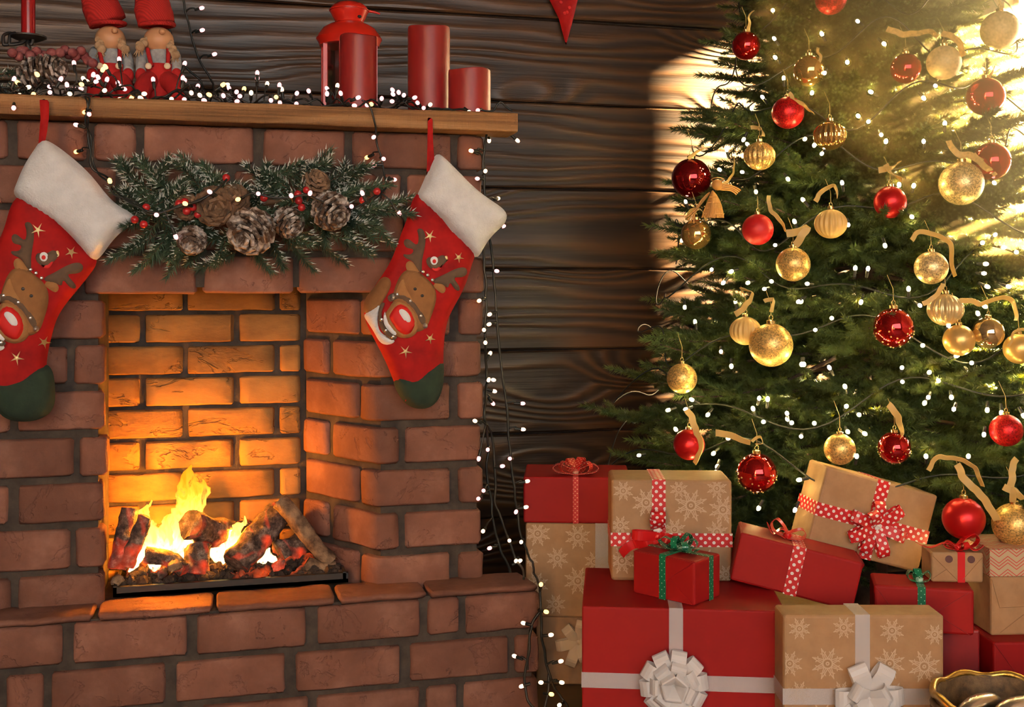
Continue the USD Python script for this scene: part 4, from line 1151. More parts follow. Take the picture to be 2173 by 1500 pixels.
M["polka"] = uvmat("polka_ribbon", (0.50, 0.010, 0.014), (0.80, 0.74, 0.70), 0.0105, "dots", 0.45, 0.27)
M["glitred"] = uvmat("dotted_red_ribbon", (0.48, 0.012, 0.010), (0.75, 0.35, 0.22), 0.006, "dots", 0.4, 0.2)
M["greenrib"] = uvmat("green_ribbon", (0.004, 0.13, 0.065), (0.35, 0.62, 0.48), 0.0075, "dots", 0.3, 0.12)
M["chevron"] = uvmat("chevron_paper", (0.46, 0.36, 0.23), (0.50, 0.05, 0.04), 0.015, "chevron", 0.6)
M["redpaper"] = noisy("red_paper", (0.215, 0.0045, 0.0065), (0.255, 0.0055, 0.0075), scale=6, rough=0.6, specular_ior_level=0.22, bump=0.12, bscale=22, dist=0.004)
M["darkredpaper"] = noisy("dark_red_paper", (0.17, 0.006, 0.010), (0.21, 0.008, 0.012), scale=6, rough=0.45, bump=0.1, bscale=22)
M["kraft"] = noisy("kraft_paper", (0.285, 0.170, 0.085), (0.34, 0.21, 0.11), scale=40, rough=0.7, bump=0.15, bscale=24, dist=0.004)
M["kraftline"] = plain("kraft_fold", (0.24, 0.14, 0.07), 0.8)
M["redline"] = plain("red_fold", (0.22, 0.005, 0.008), 0.7)
M["print"] = plain("pale_print", (0.50, 0.375, 0.26), 0.7)
M["satinred"] = plain("red_satin_ribbon", (0.55, 0.010, 0.012), 0.32)
M["sheer"] = mat("sheer_white_ribbon", {"p": ("principled_bsdf", {"base_color": (0.82, 0.76, 0.74), "roughness": 0.5}), "t": ("transparent_bsdf", {"color": (1, 1, 1)}), "x": ("mix_closure", {"fac": 0.58})},
                 [("p.BSDF", "x.closure1"), ("t.BSDF", "x.closure2")], surface="x.closure")
M["sheerbow"] = mat("white_organza_bow", {"p": ("principled_bsdf", {"base_color": (0.92, 0.89, 0.87), "roughness": 0.45}), "tl": ("translucent_bsdf", {"color": (0.85, 0.8, 0.77)}), "t": ("transparent_bsdf", {"color": (1, 1, 1)}), "x1": ("mix_closure", {"fac": 0.3}), "x": ("mix_closure", {"fac": 0.12})},
                    [("p.BSDF", "x1.closure1"), ("tl.BSDF", "x1.closure2"), ("x1.closure", "x.closure1"), ("t.BSDF", "x.closure2")], surface="x.closure")
M["dotmauve"] = plain("mauve_dot", (0.085, 0.035, 0.040), 0.7)
M["cream"] = plain("cream_ribbon", (0.72, 0.55, 0.36), 0.6)

RV, FV = np.array([CT, -ST, 0.0]), np.array([ST, CT, 0.0])


def uv_part(parent, name, V, Fc, UV, m, label=None):
    path = numbered(parent, name)
    o = ORIGIN[parent]
    usdkit.mesh(stage, path, trimesh.Trimesh(np.asarray(V) - o, Fc, process=False), m, False, uv=UV)
    ORIGIN[path] = o
    tag(stage.GetPrimAtPath(path), label)
    return path


GIFTS = []


class Gift:
    """A wrapped box: W wide, D deep, H high; local x right, y away, z up; centre of the front face seen at px, py at depth s."""

    def __init__(self, label, px, py, s, W, D, H, paper, psi=0.0, roll=0.0, zb=None, r=0.004):
        psi, roll = math.radians(psi), math.radians(roll)
        ex = RV * math.cos(psi) + FV * math.sin(psi)
        ey = -RV * math.sin(psi) + FV * math.cos(psi)
        ez = np.array([0, 0, 1.0])
        ex, ez = ex * math.cos(roll) - ez * math.sin(roll), ex * math.sin(roll) + ez * math.cos(roll)
        self.A = np.column_stack([ex, ey, ez])
        c = ats(px, py, s) + ey * D / 2
        if zb is not None:
            c[2] = zb + H / 2
        self.c, self.W, self.D, self.H = c, W, D, H
        GIFTS.append(self)
        self.t = thing("gift_box", label, "gift", c - ez * H / 2, "wrapped gifts under the tree")
        m = rbox((W, D, H), r, 2)
        m = m.subdivide_to_size(0.05)
        self.add("wrapped_box", m, M[paper], smooth=25)

    def w(self, p):
        return np.asarray(p, float) @ self.A.T + self.c

    def add(self, name, m, mt, parent=None, **kw):
        m = join(*m) if isinstance(m, list) else m.copy()
        m.vertices = self.w(m.vertices)
        return part(parent or self.t, name, m, mt, **kw)

    def slab(self, name, segs, mt, parent=None, th=0.0007, label=None):
        """A flat band along the corners segs (local), each (point, outward normal); width vector in seg[2]."""
        V, Fc, UV, L = [], [], [], 0.0
        for a, b, n, wv in segs:
            a, b, n, wv = map(np.asarray, (a, b, n, wv))
            l = np.linalg.norm(b - a)
            w = np.linalg.norm(wv)
            q = [a - wv / 2, a + wv / 2, b + wv / 2, b - wv / 2]
            k = len(V)
            V += [p + n * th for p in q] + [p + n * 0.00005 for p in q]
            UV += [(L, 0), (L, w), (L + l, w), (L + l, 0)] * 2
            fs = [[0, 1, 2], [0, 2, 3], [4, 6, 5], [4, 7, 6], [0, 4, 5], [0, 5, 1], [1, 5, 6], [1, 6, 2], [2, 6, 7], [2, 7, 3], [3, 7, 4], [3, 4, 0]]
            if np.dot(np.cross(wv, b - a), n) < 0:
                fs = [f[::-1] for f in fs]
            Fc += [[i + k for i in f] for f in fs]
            L += l
        return uv_part(parent or self.t, name, self.w(V), np.array(Fc), UV, mt, label)

    def vband(self, x, w, mt, name="ribbon", th=0.0007):
        y0, y1, z0, z1 = -self.D / 2, self.D / 2, -self.H / 2, self.H / 2
        e, wv = 0.0008, (w, 0, 0)
        return self.slab(name, [((x, y0, z0), (x, y0, z1 + e), (0, -1, 0), wv), ((x, y0 - e, z1), (x, y1 + e, z1), (0, 0, 1), wv), ((x, y1, z1 + e), (x, y1, z0), (0, 1, 0), wv)], mt, th=th)

    def hband(self, z, w, mt, name="ribbon"):
        x0, x1, y0, y1 = -self.W / 2, self.W / 2, -self.D / 2, self.D / 2
        e, wv = 0.0009, (0, 0, w)
        return self.slab(name, [((x0, y1, z), (x0, y0 - e, z), (-1, 0, 0), wv), ((x0 - e, y0, z), (x1 + e, y0, z), (0, -1, 0), wv), ((x1, y0 - e, z), (x1, y1, z), (1, 0, 0), wv)], mt)

    def flaps(self, mt, side="front", up=True):
        """The folded paper at an end: two raised triangular flaps with their creases."""
        W, H, D = self.W, self.H, self.D
        if side == "front":
            P = lambda u, v, d: (u * W / 2, -D / 2 - d, v * H / 2)
        else:
            P = lambda u, v, d: (W / 2 + d, u * D / 2, v * H / 2)
        k = 0.97
        tri = [[(-k, k), (k, k), (0.0, -0.25)], [(-k, -k), (k, -k), (0.0, 0.3)]]
        for i, t_ in enumerate(tri):
            d = 0.0007 + 0.0009 * (i == 0)
            V = [P(u, v, d) for u, v in t_] + [P(u, v, -0.0005) for u, v in t_]
            m = trimesh.convex.convex_hull(np.array(V))
            self.add("paper_flap", m, mt, smooth=False)

    def creases(self, lines, mt, w=0.0011):
        for ln in lines:
            pts = [(u * self.W / 2, -self.D / 2 - 0.0003, v * self.H / 2) for u, v in ln]
            m = tube(np.array(pts), w / 2, 5)
            self.add("paper_crease", m, mt)

    def flakes(self, spots, mt=None):
        for u, v, r in spots:
            x, z = u * self.W / 2, v * self.H / 2
            g = snowflake(r, (x, z)).intersection(sg.box(-self.W / 2 + 0.003, -self.H / 2 + 0.003, self.W / 2 - 0.003, self.H / 2 - 0.003))
            ms = [trimesh.creation.extrude_polygon(q, 0.0003) for q in (g.geoms if hasattr(g, "geoms") else [g]) if q.geom_type == "Polygon" and q.area > 1e-7]
            if not ms:
                continue
            m = join(*ms)
            v_ = m.vertices.copy()
            m.vertices = np.c_[v_[:, 0], -self.D / 2 - 0.0003 - v_[:, 2] + 0.0003 - 0.0001, v_[:, 1]]
            m.invert()
            self.add("snowflake_print", m, mt or M["print"], smooth=False)

    def loops(self, c, n, specs, w, mt, knot=0.006, kname="bow", up=None):
        """A bow at c (local) standing out along n: specs = (angle in degrees, length, height, width factor); negative height = a tail."""
        n = unit(n)
        c = np.asarray(c, float)
        a0 = unit(np.array([1.0, 0, 0]) - n * n[0])
        a1 = np.cross(a0, n) * -1
        if n[1] < -0.5:
            a1 = np.array([0, 0, 1.0])
        kn = ball(c + n * knot * 0.8, knot, 2, (1, 1, 1))
        kn.vertices += (meshkit.noise(kn.vertices * 300)[:, None] - 0.5) * knot * 0.5
        bow = self.add(kname, kn, mt, smooth=True)
        for i, (ang, L, h, wf) in enumerate(specs):
            d = a0 * math.cos(math.radians(ang)) + a1 * math.sin(math.radians(ang))
            side = np.cross(d, n)
            if h > 0:
                pts = [c + n * 0.001, c + d * L * 0.35 + n * h * 0.12, c + d * L * 0.8 + n * h * 0.25, c + d * L + n * h * 0.62, c + d * L * 0.75 + n * h * 1.0, c + d * L * 0.35 + n * h * 0.75, c + n * knot * 1.3]
            else:
                pts = [c + n * 0.002, c + d * L * 0.3 + n * (0.006 - h * 0.3), c + d * L * 0.65 + n * 0.003 + side * L * 0.05, c + d * L + n * (0.002 - h * 0.5)]
            m = ribbon(np.array(pts), w * wf, 0.0004, n=22, side=side)
            nn = len(m.vertices) // 4
            seg = np.r_[0, np.cumsum(np.linalg.norm(np.diff(m.vertices[::4], axis=0), axis=1))]
            UV = np.array([(seg[i2], (0 if k in (0, 3) else w * wf)) for i2 in range(nn) for k in range(4)])
            uv_part(bow, "ribbon_loop" if h > 0 else "ribbon_tail", self.w(m.vertices), np.array(m.faces), UV, mt)
        return bow


def snowflake(r, c=(0, 0)):
    L = []
    ln = lambda *p: sg.LineString(p).buffer(r * 0.030, quad_segs=2)
    L.append(sg.Point(0, 0).buffer(r * 0.34, 12).difference(sg.Point(0, 0).buffer(r * 0.25, 12)))
    L.append(sg.Point(0, 0).buffer(r * 0.13, 8).difference(sg.Point(0, 0).buffer(r * 0.05, 8)))
    for k in range(8):
        a = k * math.pi / 4 + math.pi / 8
        P = lambda rr, da: (rr * r * math.cos(a + da), rr * r * math.sin(a + da))
        L += [ln(P(0.34, 0), P(0.62, 0)), ln(P(0.34, 0.36), P(0.66, 0.12), P(1.0, 0)), ln(P(0.34, -0.36), P(0.66, -0.12), P(1.0, 0)), ln(P(0.74, 0.24), P(0.66, 0.12)), ln(P(0.74, -0.24), P(0.66, -0.12)), sg.Point(*P(0.82, 0)).buffer(r * 0.05, 4)]
    g = shapely.union_all(L).simplify(r * 0.012)
    return shapely.affinity.translate(g, *c)


import shapely.affinity

# stack at the left: plain kraft box with a cream bow, snowflake box, red box
g = Gift("plain brown paper gift with a cream bow, bottom of the stack beside the hearth", 1250, 1400, 2.25, 0.21, 0.18, 0.137, "kraft", psi=-2, zb=0.0)
g.loops((-0.022, -g.D / 2, 0.02), (0, -1, 0), [(80, 0.045, 0.02, 1), (130, 0.04, 0.02, 1), (190, 0.045, 0.02, 1), (250, 0.05, 0.02, 1), (290, 0.04, 0.02, 1), (20, 0.04, 0.02, 1)], 0.02, M["cream"], 0.008)
g = Gift("dim brown snowflake-print gift under the red gift with a looped red bow", 1232, 1215, 2.24, 0.218, 0.18, 0.186, "kraft", psi=-2, zb=0.1372)
g.flakes([(-0.78, 0.78, 0.026), (-0.05, 0.72, 0.026), (-0.42, 0.26, 0.022), (0.25, 0.2, 0.02), (-0.05, -0.22, 0.028), (-0.8, -0.3, 0.024), (-0.45, -0.72, 0.02), (0.3, -0.75, 0.026), (0.85, 0.3, 0.026), (-0.95, 0.25, 0.02)])
g.vband(0.045, 0.032, M["sheer"])
g = Gift("red gift with a looped red bow, top of the stack beside the hearth", 1224, 1063, 2.24, 0.212, 0.16, 0.0915, "redpaper", psi=-3, zb=0.3235)
g.vband(-0.002, 0.011, M["glitred"])
g.loops((-0.002, -0.05, g.H / 2), (0, 0, 1), [(0, 0.046, 0.022, 1), (180, 0.046, 0.022, 1), (60, 0.03, 0.032, 1), (120, 0.03, 0.03, 1), (200, 0.034, 0.028, 1), (-25, 0.034, 0.028, 1)], 0.016, M["glitred"], 0.006)

# big red gift with the white pull bow
g6 = Gift("largest red gift with sheer white ribbon and a white pull bow, front of the pile", 1450, 1480, 1.80, 0.322, 0.25, 0.2812, "redpaper", psi=-5, zb=0.0, r=0.003)
g6.vband(-0.0115, 0.022, M["sheer"])
g6.hband(0.023, 0.0245, M["sheer"])
pull = lambda n1, L, h: [(a + 8, L, h, 1.0) for a in np.linspace(0, 360, n1, endpoint=False)] + [(a + 25, L * 0.72, h * 1.35, 1.0) for a in np.linspace(0, 360, max(5, n1 - 3), endpoint=False)] + [(a + 50, L * 0.42, h * 1.6, 1.0) for a in np.linspace(0, 360, 5, endpoint=False)]
g6.loops((-0.016, -g6.D / 2, 0.026), (0, -1, 0), pull(10, 0.054, 0.028), 0.024, M["sheerbow"], 0.01)

# kraft snowflake gift with polka ribbon, standing on the big red one
g4 = Gift("upright brown snowflake-print gift with red polka-dot ribbon, standing on the largest red gift", 1425, 1138, 1.965, 0.209, 0.11, 0.176, "kraft", psi=-2, zb=0.2814, r=0.006)
g4.flakes([(-0.42, 0.55, 0.025), (0.32, 0.5, 0.029), (0.85, 0.42, 0.025), (-0.8, 0.78, 0.018), (0.75, 0.84, 0.018), (0.12, 0.82, 0.016), (-0.85, 0.1, 0.017), (-0.82, -0.6, 0.024), (0.05, 0.02, 0.02), (0.75, -0.02, 0.02), (-0.3, -0.75, 0.02), (0.55, -0.62, 0.024), (0.9, -0.85, 0.016)])
g4.vband(-0.022, 0.0235, M["polka"])
g4.hband(-0.016, 0.0235, M["polka"])
g4.loops((-0.025, -g4.D / 2, 0.005), (0, -1, 0), [(90, 0.034, 0.03, 1.1), (100, 0.022, 0.03, 1)], 0.022, M["polka"], 0.008)
g4.loops((-0.025, -g4.D / 2, -0.008), (0, -1, 0), [(205, 0.07, -0.03, 1), (225, 0.04, -0.02, 1), (-8, 0.05, -0.02, 1), (-28, 0.06, -0.03, 1), (175, 0.045, 0.02, 1)], 0.016, M["satinred"], 0.007, kname="knot")

# small red gift with green ribbon
g5 = Gift("small red gift with green ribbons and bow, lying on the largest red gift", 1407, 1235, 1.855, 0.122, 0.078, 0.071, "redpaper", psi=-42, zb=0.2814)
g5.flaps(M["redpaper"], "front")
g5.vband(0.0, 0.012, M["greenrib"], th=0.0026)
g5.slab("ribbon", [((g5.W / 2, 0.01, -g5.H / 2), (g5.W / 2, 0.01, g5.H / 2 + 0.001), (1, 0, 0), (0, 0.012, 0)), ((g5.W / 2 + 0.001, 0.01, g5.H / 2), (-g5.W / 2, 0.01, g5.H / 2), (0, 0, 1), (0, 0.012, 0))], M["greenrib"])
g5.loops((0.0, 0.01, g5.H / 2 + 0.001), (0, 0, 1), [(20, 0.03, 0.02, 1), (70, 0.024, 0.026, 1), (140, 0.03, 0.018, 1), (200, 0.034, 0.02, 1), (-40, 0.032, 0.018, 1), (-80, 0.026, 0.024, 1), (-20, 0.05, -0.02, 1), (185, 0.04, -0.02, 1)], 0.0105, M["greenrib"], 0.006)

# hidden box carrying the tilted ones
g16 = Gift("plain brown gift mostly hidden below the tilted red gift", 1750, 1420, 1.925, 0.14, 0.17, 0.236, "kraft", psi=0, zb=0.0)

# tilted red gift with polka ribbon
g7 = Gift("long tilted red gift with a polka-dot ribbon, in the middle of the pile", 1690, 1213, 1.90, 0.206, 0.095, 0.083, "redpaper", psi=-9, roll=12.6)
g7.vband(-0.003, 0.0215, M["polka"])
g7.loops((-0.022, 0.0, g7.H / 2), (0, 0, 1), [(0, 0.03, 0.022, 1), (165, 0.03, 0.028, 1), (185, 0.036, -0.03, 1)], 0.02, M["satinred"], 0.007)
g7.flaps(M["redpaper"], "right")
g7.slab("ribbon", [((g7.W / 2 + 0.002, 0.012, -g7.H / 2), (g7.W / 2 + 0.002, 0.012, g7.H / 2), (1, 0, 0), (0, 0.018, 0))], M["polka"])

# big tilted kraft gift with polka bow
g8 = Gift("plain brown gift with a big red polka-dot bow, tilted on top of the pile", 1853, 1103, 2.003, 0.2145, 0.085, 0.142, "kraft", psi=7, roll=15.5, r=0.005)
g8.vband(0.002, 0.0235, M["polka"])
g8.hband(-0.006, 0.0235, M["polka"])
g8.loops((0.004, -g8.D / 2, -0.008), (0, -1, 0), [(100, 0.044, 0.020, 1), (48, 0.054, 0.022, 1), (-8, 0.056, 0.022, 1), (-62, 0.056, 0.022, 1), (170, 0.052, 0.022, 1), (215, 0.056, 0.022, 1), (-105, 0.052, 0.018, 1), (130, 0.03, 0.03, 0.9)], 0.020, M["polka"], 0.010)

# right-hand stack
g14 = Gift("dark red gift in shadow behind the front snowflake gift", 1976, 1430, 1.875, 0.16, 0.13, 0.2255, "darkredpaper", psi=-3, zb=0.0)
g10 = Gift("red gift with one green ribbon under the tiny gift with two dots", 1960, 1293, 1.855, 0.156, 0.085, 0.0745, "redpaper", psi=-13, zb=0.2257, r=0.005)
g10.creases([[(-0.97, 0.95), (-0.5, -0.4), (-0.32, -0.95)], [(0.9, 0.9), (0.05, -0.35), (-0.18, -0.9)], [(0.22, -0.1), (0.9, -0.95)]], M["redline"])
g10.vband(-0.003, 0.0125, M["greenrib"])
g10.loops((-0.003, -0.01, g10.H / 2), (0, 0, 1), [(100, 0.016, 0.02, 1), (190, 0.02, 0.02, 1), (-10, 0.018, 0.02, 1)], 0.012, M["greenrib"], 0.006)
g9 = Gift("tiny brown gift with two dark dots and a red bow", 2032, 1213, 1.885, 0.085, 0.06, 0.050, "kraft", psi=-4, zb=0.3005, roll=0)
g9.creases([[(-0.95, 0.75), (0.0, -0.85)], [(0.95, 0.7), (0.2, -0.8)], [(-0.95, -0.75), (-0.4, -0.1)]], M["kraftline"])
for u in (-0.33, 0.52):
    d_ = trimesh.creation.cylinder(0.0062, 0.0006, sections=24)
    d_.apply_transform(trimesh.transformations.rotation_matrix(math.pi / 2, (1, 0, 0)))
    d_.apply_translation((u * g9.W / 2, -g9.D / 2 - 0.0002, 0.55 * g9.H / 2))
    g9.add("printed_dot", d_, M["dotmauve"], smooth=False)
g9.vband(0.006, 0.012, M["satinred"])
g9.loops((0.006, -0.012, g9.H / 2), (0, 0, 1), [(10, 0.036, 0.028, 1), (160, 0.022, 0.014, 1), (-60, 0.02, 0.016, 1), (178, 0.068, -0.02, 0.7), (-20, 0.04, -0.02, 0.8)], 0.0125, M["satinred"], 0.006)
g13 = Gift("red gift at the lower right edge under the brown one with a chevron lid", 2188, 1440, 1.85, 0.125, 0.12, 0.2125, "redpaper", psi=2, zb=0.0)
g13.creases([[(-0.98, 0.98), (-0.05, 0.25), (0.9, 0.95)], [(-0.5, 0.1), (-0.05, 0.25)]], M["redline"])
g12 = Gift("brown gift at the right edge, below the flat chevron-patterned gift", 2168, 1285, 1.885, 0.105, 0.11, 0.098, "kraft", psi=3, zb=0.2127)
g12.creases([[(-0.97, 0.9), (-0.72, -0.05), (0.3, -0.02), (0.95, 0.2)], [(-0.7, -0.9), (0.5, 0.05)]], M["kraftline"])
gc = Gift("flat gift in zigzag-striped red and brown paper, top of the stack at the right edge", 2168, 1193, 1.885, 0.108, 0.11, 0.0455, "kraft", psi=3, zb=0.3110)
gc.slab("zigzag_paper", [((-gc.W / 2, -gc.D / 2, 0), (gc.W / 2, -gc.D / 2, 0), (0, -1, 0), (0, 0, gc.H * 0.98)), ((gc.W / 2, 0, gc.H / 2), (-gc.W / 2, 0, gc.H / 2), (0, 0, 1), (0, gc.D * 0.98, 0)), ((-gc.W / 2, gc.D / 2, 0), (-gc.W / 2, -gc.D / 2, 0), (-1, 0, 0), (0, 0, gc.H * 0.98))], M["chevron"])

# kraft snowflake gift in front
g11 = Gift("brown snowflake-print gift with sheer ribbon and white bow, front right of the pile", 1833, 1490, 1.72, 0.245, 0.06, 0.2947, "kraft", psi=0, zb=0.0, r=0.005)
g11.flakes([(-0.45, 0.50, 0.025), (0.32, 0.50, 0.024), (0.75, 0.47, 0.025), (-0.92, 0.5, 0.02), (-0.8, 0.86, 0.017), (-0.25, 0.87, 0.017), (0.35, 0.84, 0.019), (0.88, 0.80, 0.016), (-0.8, 0.2, 0.018), (-0.28, 0.2, 0.018), (0.38, 0.18, 0.019), (0.9, 0.18, 0.016), (-0.52, -0.08, 0.024), (0.72, -0.1, 0.024), (-0.94, -0.06, 0.018), (-0.8, -0.4, 0.02), (0.3, -0.42, 0.02), (0.85, -0.45, 0.018), (-0.3, -0.6, 0.024), (0.6, -0.75, 0.024), (-0.7, -0.85, 0.018)])
g11.vband(-0.002, 0.0225, M["sheer"])
g11.hband(0.0235, 0.0245, M["sheer"])
g11.loops((0.004, -g11.D / 2, 0.026), (0, -1, 0), [(60, 0.056, 0.022, 1.1), (112, 0.054, 0.022, 1.1), (5, 0.052, 0.024, 1), (-30, 0.05, 0.024, 1), (-70, 0.05, 0.022, 1), (-110, 0.05, 0.022, 1), (-150, 0.055, 0.024, 1), (180, 0.052, 0.022, 1), (150, 0.034, 0.034, 1), (30, 0.03, 0.036, 1), (-90, 0.03, 0.036, 1), (-20, 0.026, 0.04, 1), (210, 0.03, 0.036, 1)], 0.025, M["sheerbow"], 0.009)

# gold-rimmed basket at the lower right corner
bc = ats(2135, 1500, 1.62); bc[2] = 0.0
bk = thing("basket", "dark basket with a gold rim at the lower right corner in front of the gifts", "basket", bc)
M["wicker"] = noisy("dark_wicker", (0.05, 0.03, 0.015), (0.14, 0.09, 0.04), scale=60, rough=0.6, bump=0.6)
M["goldfoil"] = noisy("gold_foil", (0.40, 0.26, 0.06), (0.60, 0.42, 0.12), scale=30, rough=0.28, bump=0.6, bscale=40, metallic=0.9)
Rb, zr = 0.098, 0.206
part(bk, "bowl", lathe([(0, 0.002), (0.07, 0.002), (0.085, 0.08), (Rb, zr), (Rb - 0.005, zr), (0.08, 0.09), (0.06, 0.012), (0, 0.012)], bc, 40), M["wicker"], smooth=30)
th = np.linspace(0, 2 * np.pi, 61)
part(bk, "gold_rim", tube(np.c_[bc[0] + Rb * np.cos(th), bc[1] + Rb * np.sin(th), bc[2] + zr + 0.003 * np.sin(th * 9)], 0.0055, 8), M["goldfoil"], smooth=True)
for k in range(9):
    a = k * 2 * np.pi / 9
    part(bk, "weave_strand", tube(np.c_[bc[0] + (0.089 + 0.010 * k / 9 + 0.0015 * np.cos(th * 14 + k * math.pi)) * np.cos(th), bc[1] + (0.089 + 0.010 * k / 9 + 0.0015 * np.cos(th * 14 + k * math.pi)) * np.sin(th), np.full(61, 0.10 + 0.0115 * k)], 0.005, 6), M["wicker"], smooth=True)
M["silverfoil"] = plain("silver_foil", (0.75, 0.72, 0.68), 0.22, metallic=0.95)
for k, (dx, dy, L, an) in enumerate([(-0.02, 0.02, 0.09, 0.3), (0.03, 0.0, 0.08, -0.2), (0.0, -0.03, 0.09, 0.1)]):
    a = bc + np.array([dx - L / 2, dy, 0.172 + 0.008 * k]); b = bc + np.array([dx + L / 2, dy + L * an, 0.182 + 0.008 * k])
    single("foil_sweet", [tube(curve([a, (a + b) / 2 + np.array([0, 0, 0.01]), b], 10), [0.006, 0.011, 0.013, 0.0135, 0.0135, 0.0135, 0.013, 0.012, 0.010, 0.005], 12)], M["silverfoil"], ["silver foil sweet in the basket, rear one", "silver foil sweet in the basket, right one", "silver foil sweet in the basket, front one"][k], "sweet", smooth=True, group="foil sweets in the basket")
# ================================================================== THE TREE
AX, AY, APEX, SLOPE = 1.41, 2.28, 2.36, 0.325


def RAD(z):
    return SLOPE * (APEX - z) * (0.96 if z > 0.45 else 0.96 - 0.5 * (0.45 - z))


def tree_point(px, py, out=0.0):
    """Where the line of sight through px, py meets the tree's outer surface (or passes it closest)."""
    best, bs = 1e9, None
    for s in np.arange(1.5, 3.0, 0.01):
        p = ats(px, py, s)
        d = math.hypot(p[0] - AX, p[1] - AY) - (RAD(p[2]) + out)
        if d <= 0:
            return p
        if d < best:
            best, bs = d, p
    return bs


M["trunk"] = noisy("trunk_bark", (0.05, 0.03, 0.02), (0.12, 0.075, 0.05), scale=25, rough=0.9, bump=1.0, bscale=40)
tree = thing("fir_tree", "decorated green fir tree beside the bright window at the right", "christmas tree", (AX, AY, 0))
part(tree, "trunk", tube([(AX, AY, 0.0), (AX + 0.01, AY, 0.8), (AX, AY, 1.6), (AX, AY, 2.3)], [0.045, 0.035, 0.022, 0.006], 12), M["trunk"], smooth=True)

rng = np.random.default_rng(2)
protos = []
for k in range(6):
    L = 0.085
    st, nd, _ = sprig((0, 0, 0), (L, 0, 0), 0.0195, 170, 500 + k, sag=rng.uniform(-0.12, 0.12), spread=48, nr=0.0010)
    protos.append((L, join(nd, st)))
fol = UsdGeom.PointInstancer.Define(stage, tree + "/foliage")
fol.GetPrim().SetCustomDataByKey("kind", "stuff")
fol.GetPrim().SetCustomDataByKey("label", "dense dark green fir needles")
for k, (L, m) in enumerate(protos):
    pth = f"{tree}/foliage/twig_{k}"
    usdkit.mesh(stage, pth, m, M["needle"], False)
    fol.CreatePrototypesRel().AddTarget(pth)
pos, quat, scl, idx = [], [], [], []


def clear_of_gifts(p, m=0.015):
    return all((np.abs((p - g.c) @ g.A) > np.array([g.W, g.D, g.H]) / 2 + m).any() for g in GIFTS)


def put_twig(a, b):
    if not (clear_of_gifts(b) and clear_of_gifts((a + b) / 2)):
        return
    d = b - a
    L = np.linalg.norm(d)
    x = d / L
    y = unit(np.cross((0, 0, 1), x) + rng.normal(0, 0.2, 3)); y = unit(y - x * np.dot(x, y))
    z = np.cross(x, y)
    m = np.eye(4); m[:3, :3] = np.column_stack([x, y, z])
    q = trimesh.transformations.quaternion_from_matrix(m)
    k = int(rng.integers(len(protos)))
    s = L / protos[k][0]
    pos.append(a); quat.append(q); scl.append((s, min(max(s, 0.85), 1.15), min(max(s, 0.85), 1.15))); idx.append(k)


LIM_Y, LIM_X = WY - 0.03, RX - 0.03
nb = 0
BRANCH = []
for z in np.r_[np.arange(0.26, 0.9, 0.060), np.arange(0.9, 2.12, 0.046)]:
    R = RAD(z)
    n = max(6, int(8 + 13 * R / 0.65))
    ph = rng.uniform(0, 2 * np.pi)
    for j in range(n):
        az = ph + 2 * np.pi * j / n + rng.normal(0, 0.10)
        if z < 0.5 and math.sin(az) < -0.55 and False:
            continue
        r = R * rng.uniform(0.80, 1.06)
        zz = z + rng.normal(0, 0.02)
        dirv = np.array([math.cos(az), math.sin(az), 0])
        droop = rng.uniform(0.05, 0.22) if z < 1.5 else rng.uniform(-0.25, 0.05)
        t = np.linspace(0, 1, 9)[:, None]
        C = np.array([AX, AY, zz + 0.10 * r]) + dirv * r * t + np.array([0, 0, 1]) * (-droop * r * 1.6 * t + 0.10 * r * t ** 3 * 1.5)
        keep = (C[:, 1] < LIM_Y) & (C[:, 0] < LIM_X) & (C[:, 2] > 0.05)
        C = C[: int(keep.argmin()) if not keep.all() else 9]
        if len(C) < 4:
            continue
        ok = np.array([clear_of_gifts(q, 0.01) for q in C])
        C = C[: len(C) if ok.all() else int(ok.argmin())]
        if len(C) >= 4:
            BRANCH.append(C)
for C in BRANCH:
    L = np.linalg.norm(np.diff(C, axis=0), axis=1).sum()
    part(tree, "branch", tube(C, np.linspace(0.006, 0.0018, len(C)), 5), M["trunk"], smooth=True)
    dist = np.r_[0, np.cumsum(np.linalg.norm(np.diff(C, axis=0), axis=1))]
    P = lambda s: np.array([np.interp(s, dist, C[:, k]) for k in range(3)])
    # needles along the branch itself and two combs of side twigs
    s = max(0.25 * L, L - 0.34)
    while s < L - 0.02:
        a, b = P(s), P(min(s + 0.08, L))
        if s + 0.08 >= L:
            b = b + unit(b - a) * 0.045
        put_twig(a, b)
        ax_ = unit(b - a)
        side = unit(np.cross(ax_, (0, 0, 1)))
        for sg_ in (-1, 1):
            if rng.random() < 0.93:
                ln = min(0.15, 0.045 + 0.42 * (L - s)) * rng.uniform(0.75, 1.1)
                d = unit(ax_ * rng.uniform(0.6, 1.0) + side * sg_ * rng.uniform(0.6, 1.0) + np.array([0, 0, rng.normal(-0.05, 0.28)]))
                e = a + d * ln
                if e[1] < LIM_Y and e[0] < LIM_X:
                    if ln > 0.1:
                        put_twig(a, a + d * ln * 0.52)
                        put_twig(a + d * ln * 0.5, e)
                        for s2 in (-1, 1):
                            d2 = unit(d + np.cross(d, (0, 0, 1)) * s2 * 0.8 + np.array([0, 0, rng.normal(0, 0.2)]))
                            put_twig(a + d * ln * 0.45, a + d * ln * 0.45 + d2 * ln * 0.42)
                    else:
                        put_twig(a, e)
        s += 0.042
fol.CreatePositionsAttr(Vt.Vec3fArray.FromNumpy((np.array(pos) - np.array([AX, AY, 0])).astype(np.float32)))
fol.CreateOrientationsAttr(Vt.QuathArray([Gf.Quath(*map(float, q)) for q in quat]))
fol.CreateScalesAttr(Vt.Vec3fArray.FromNumpy(np.array(scl, np.float32)))
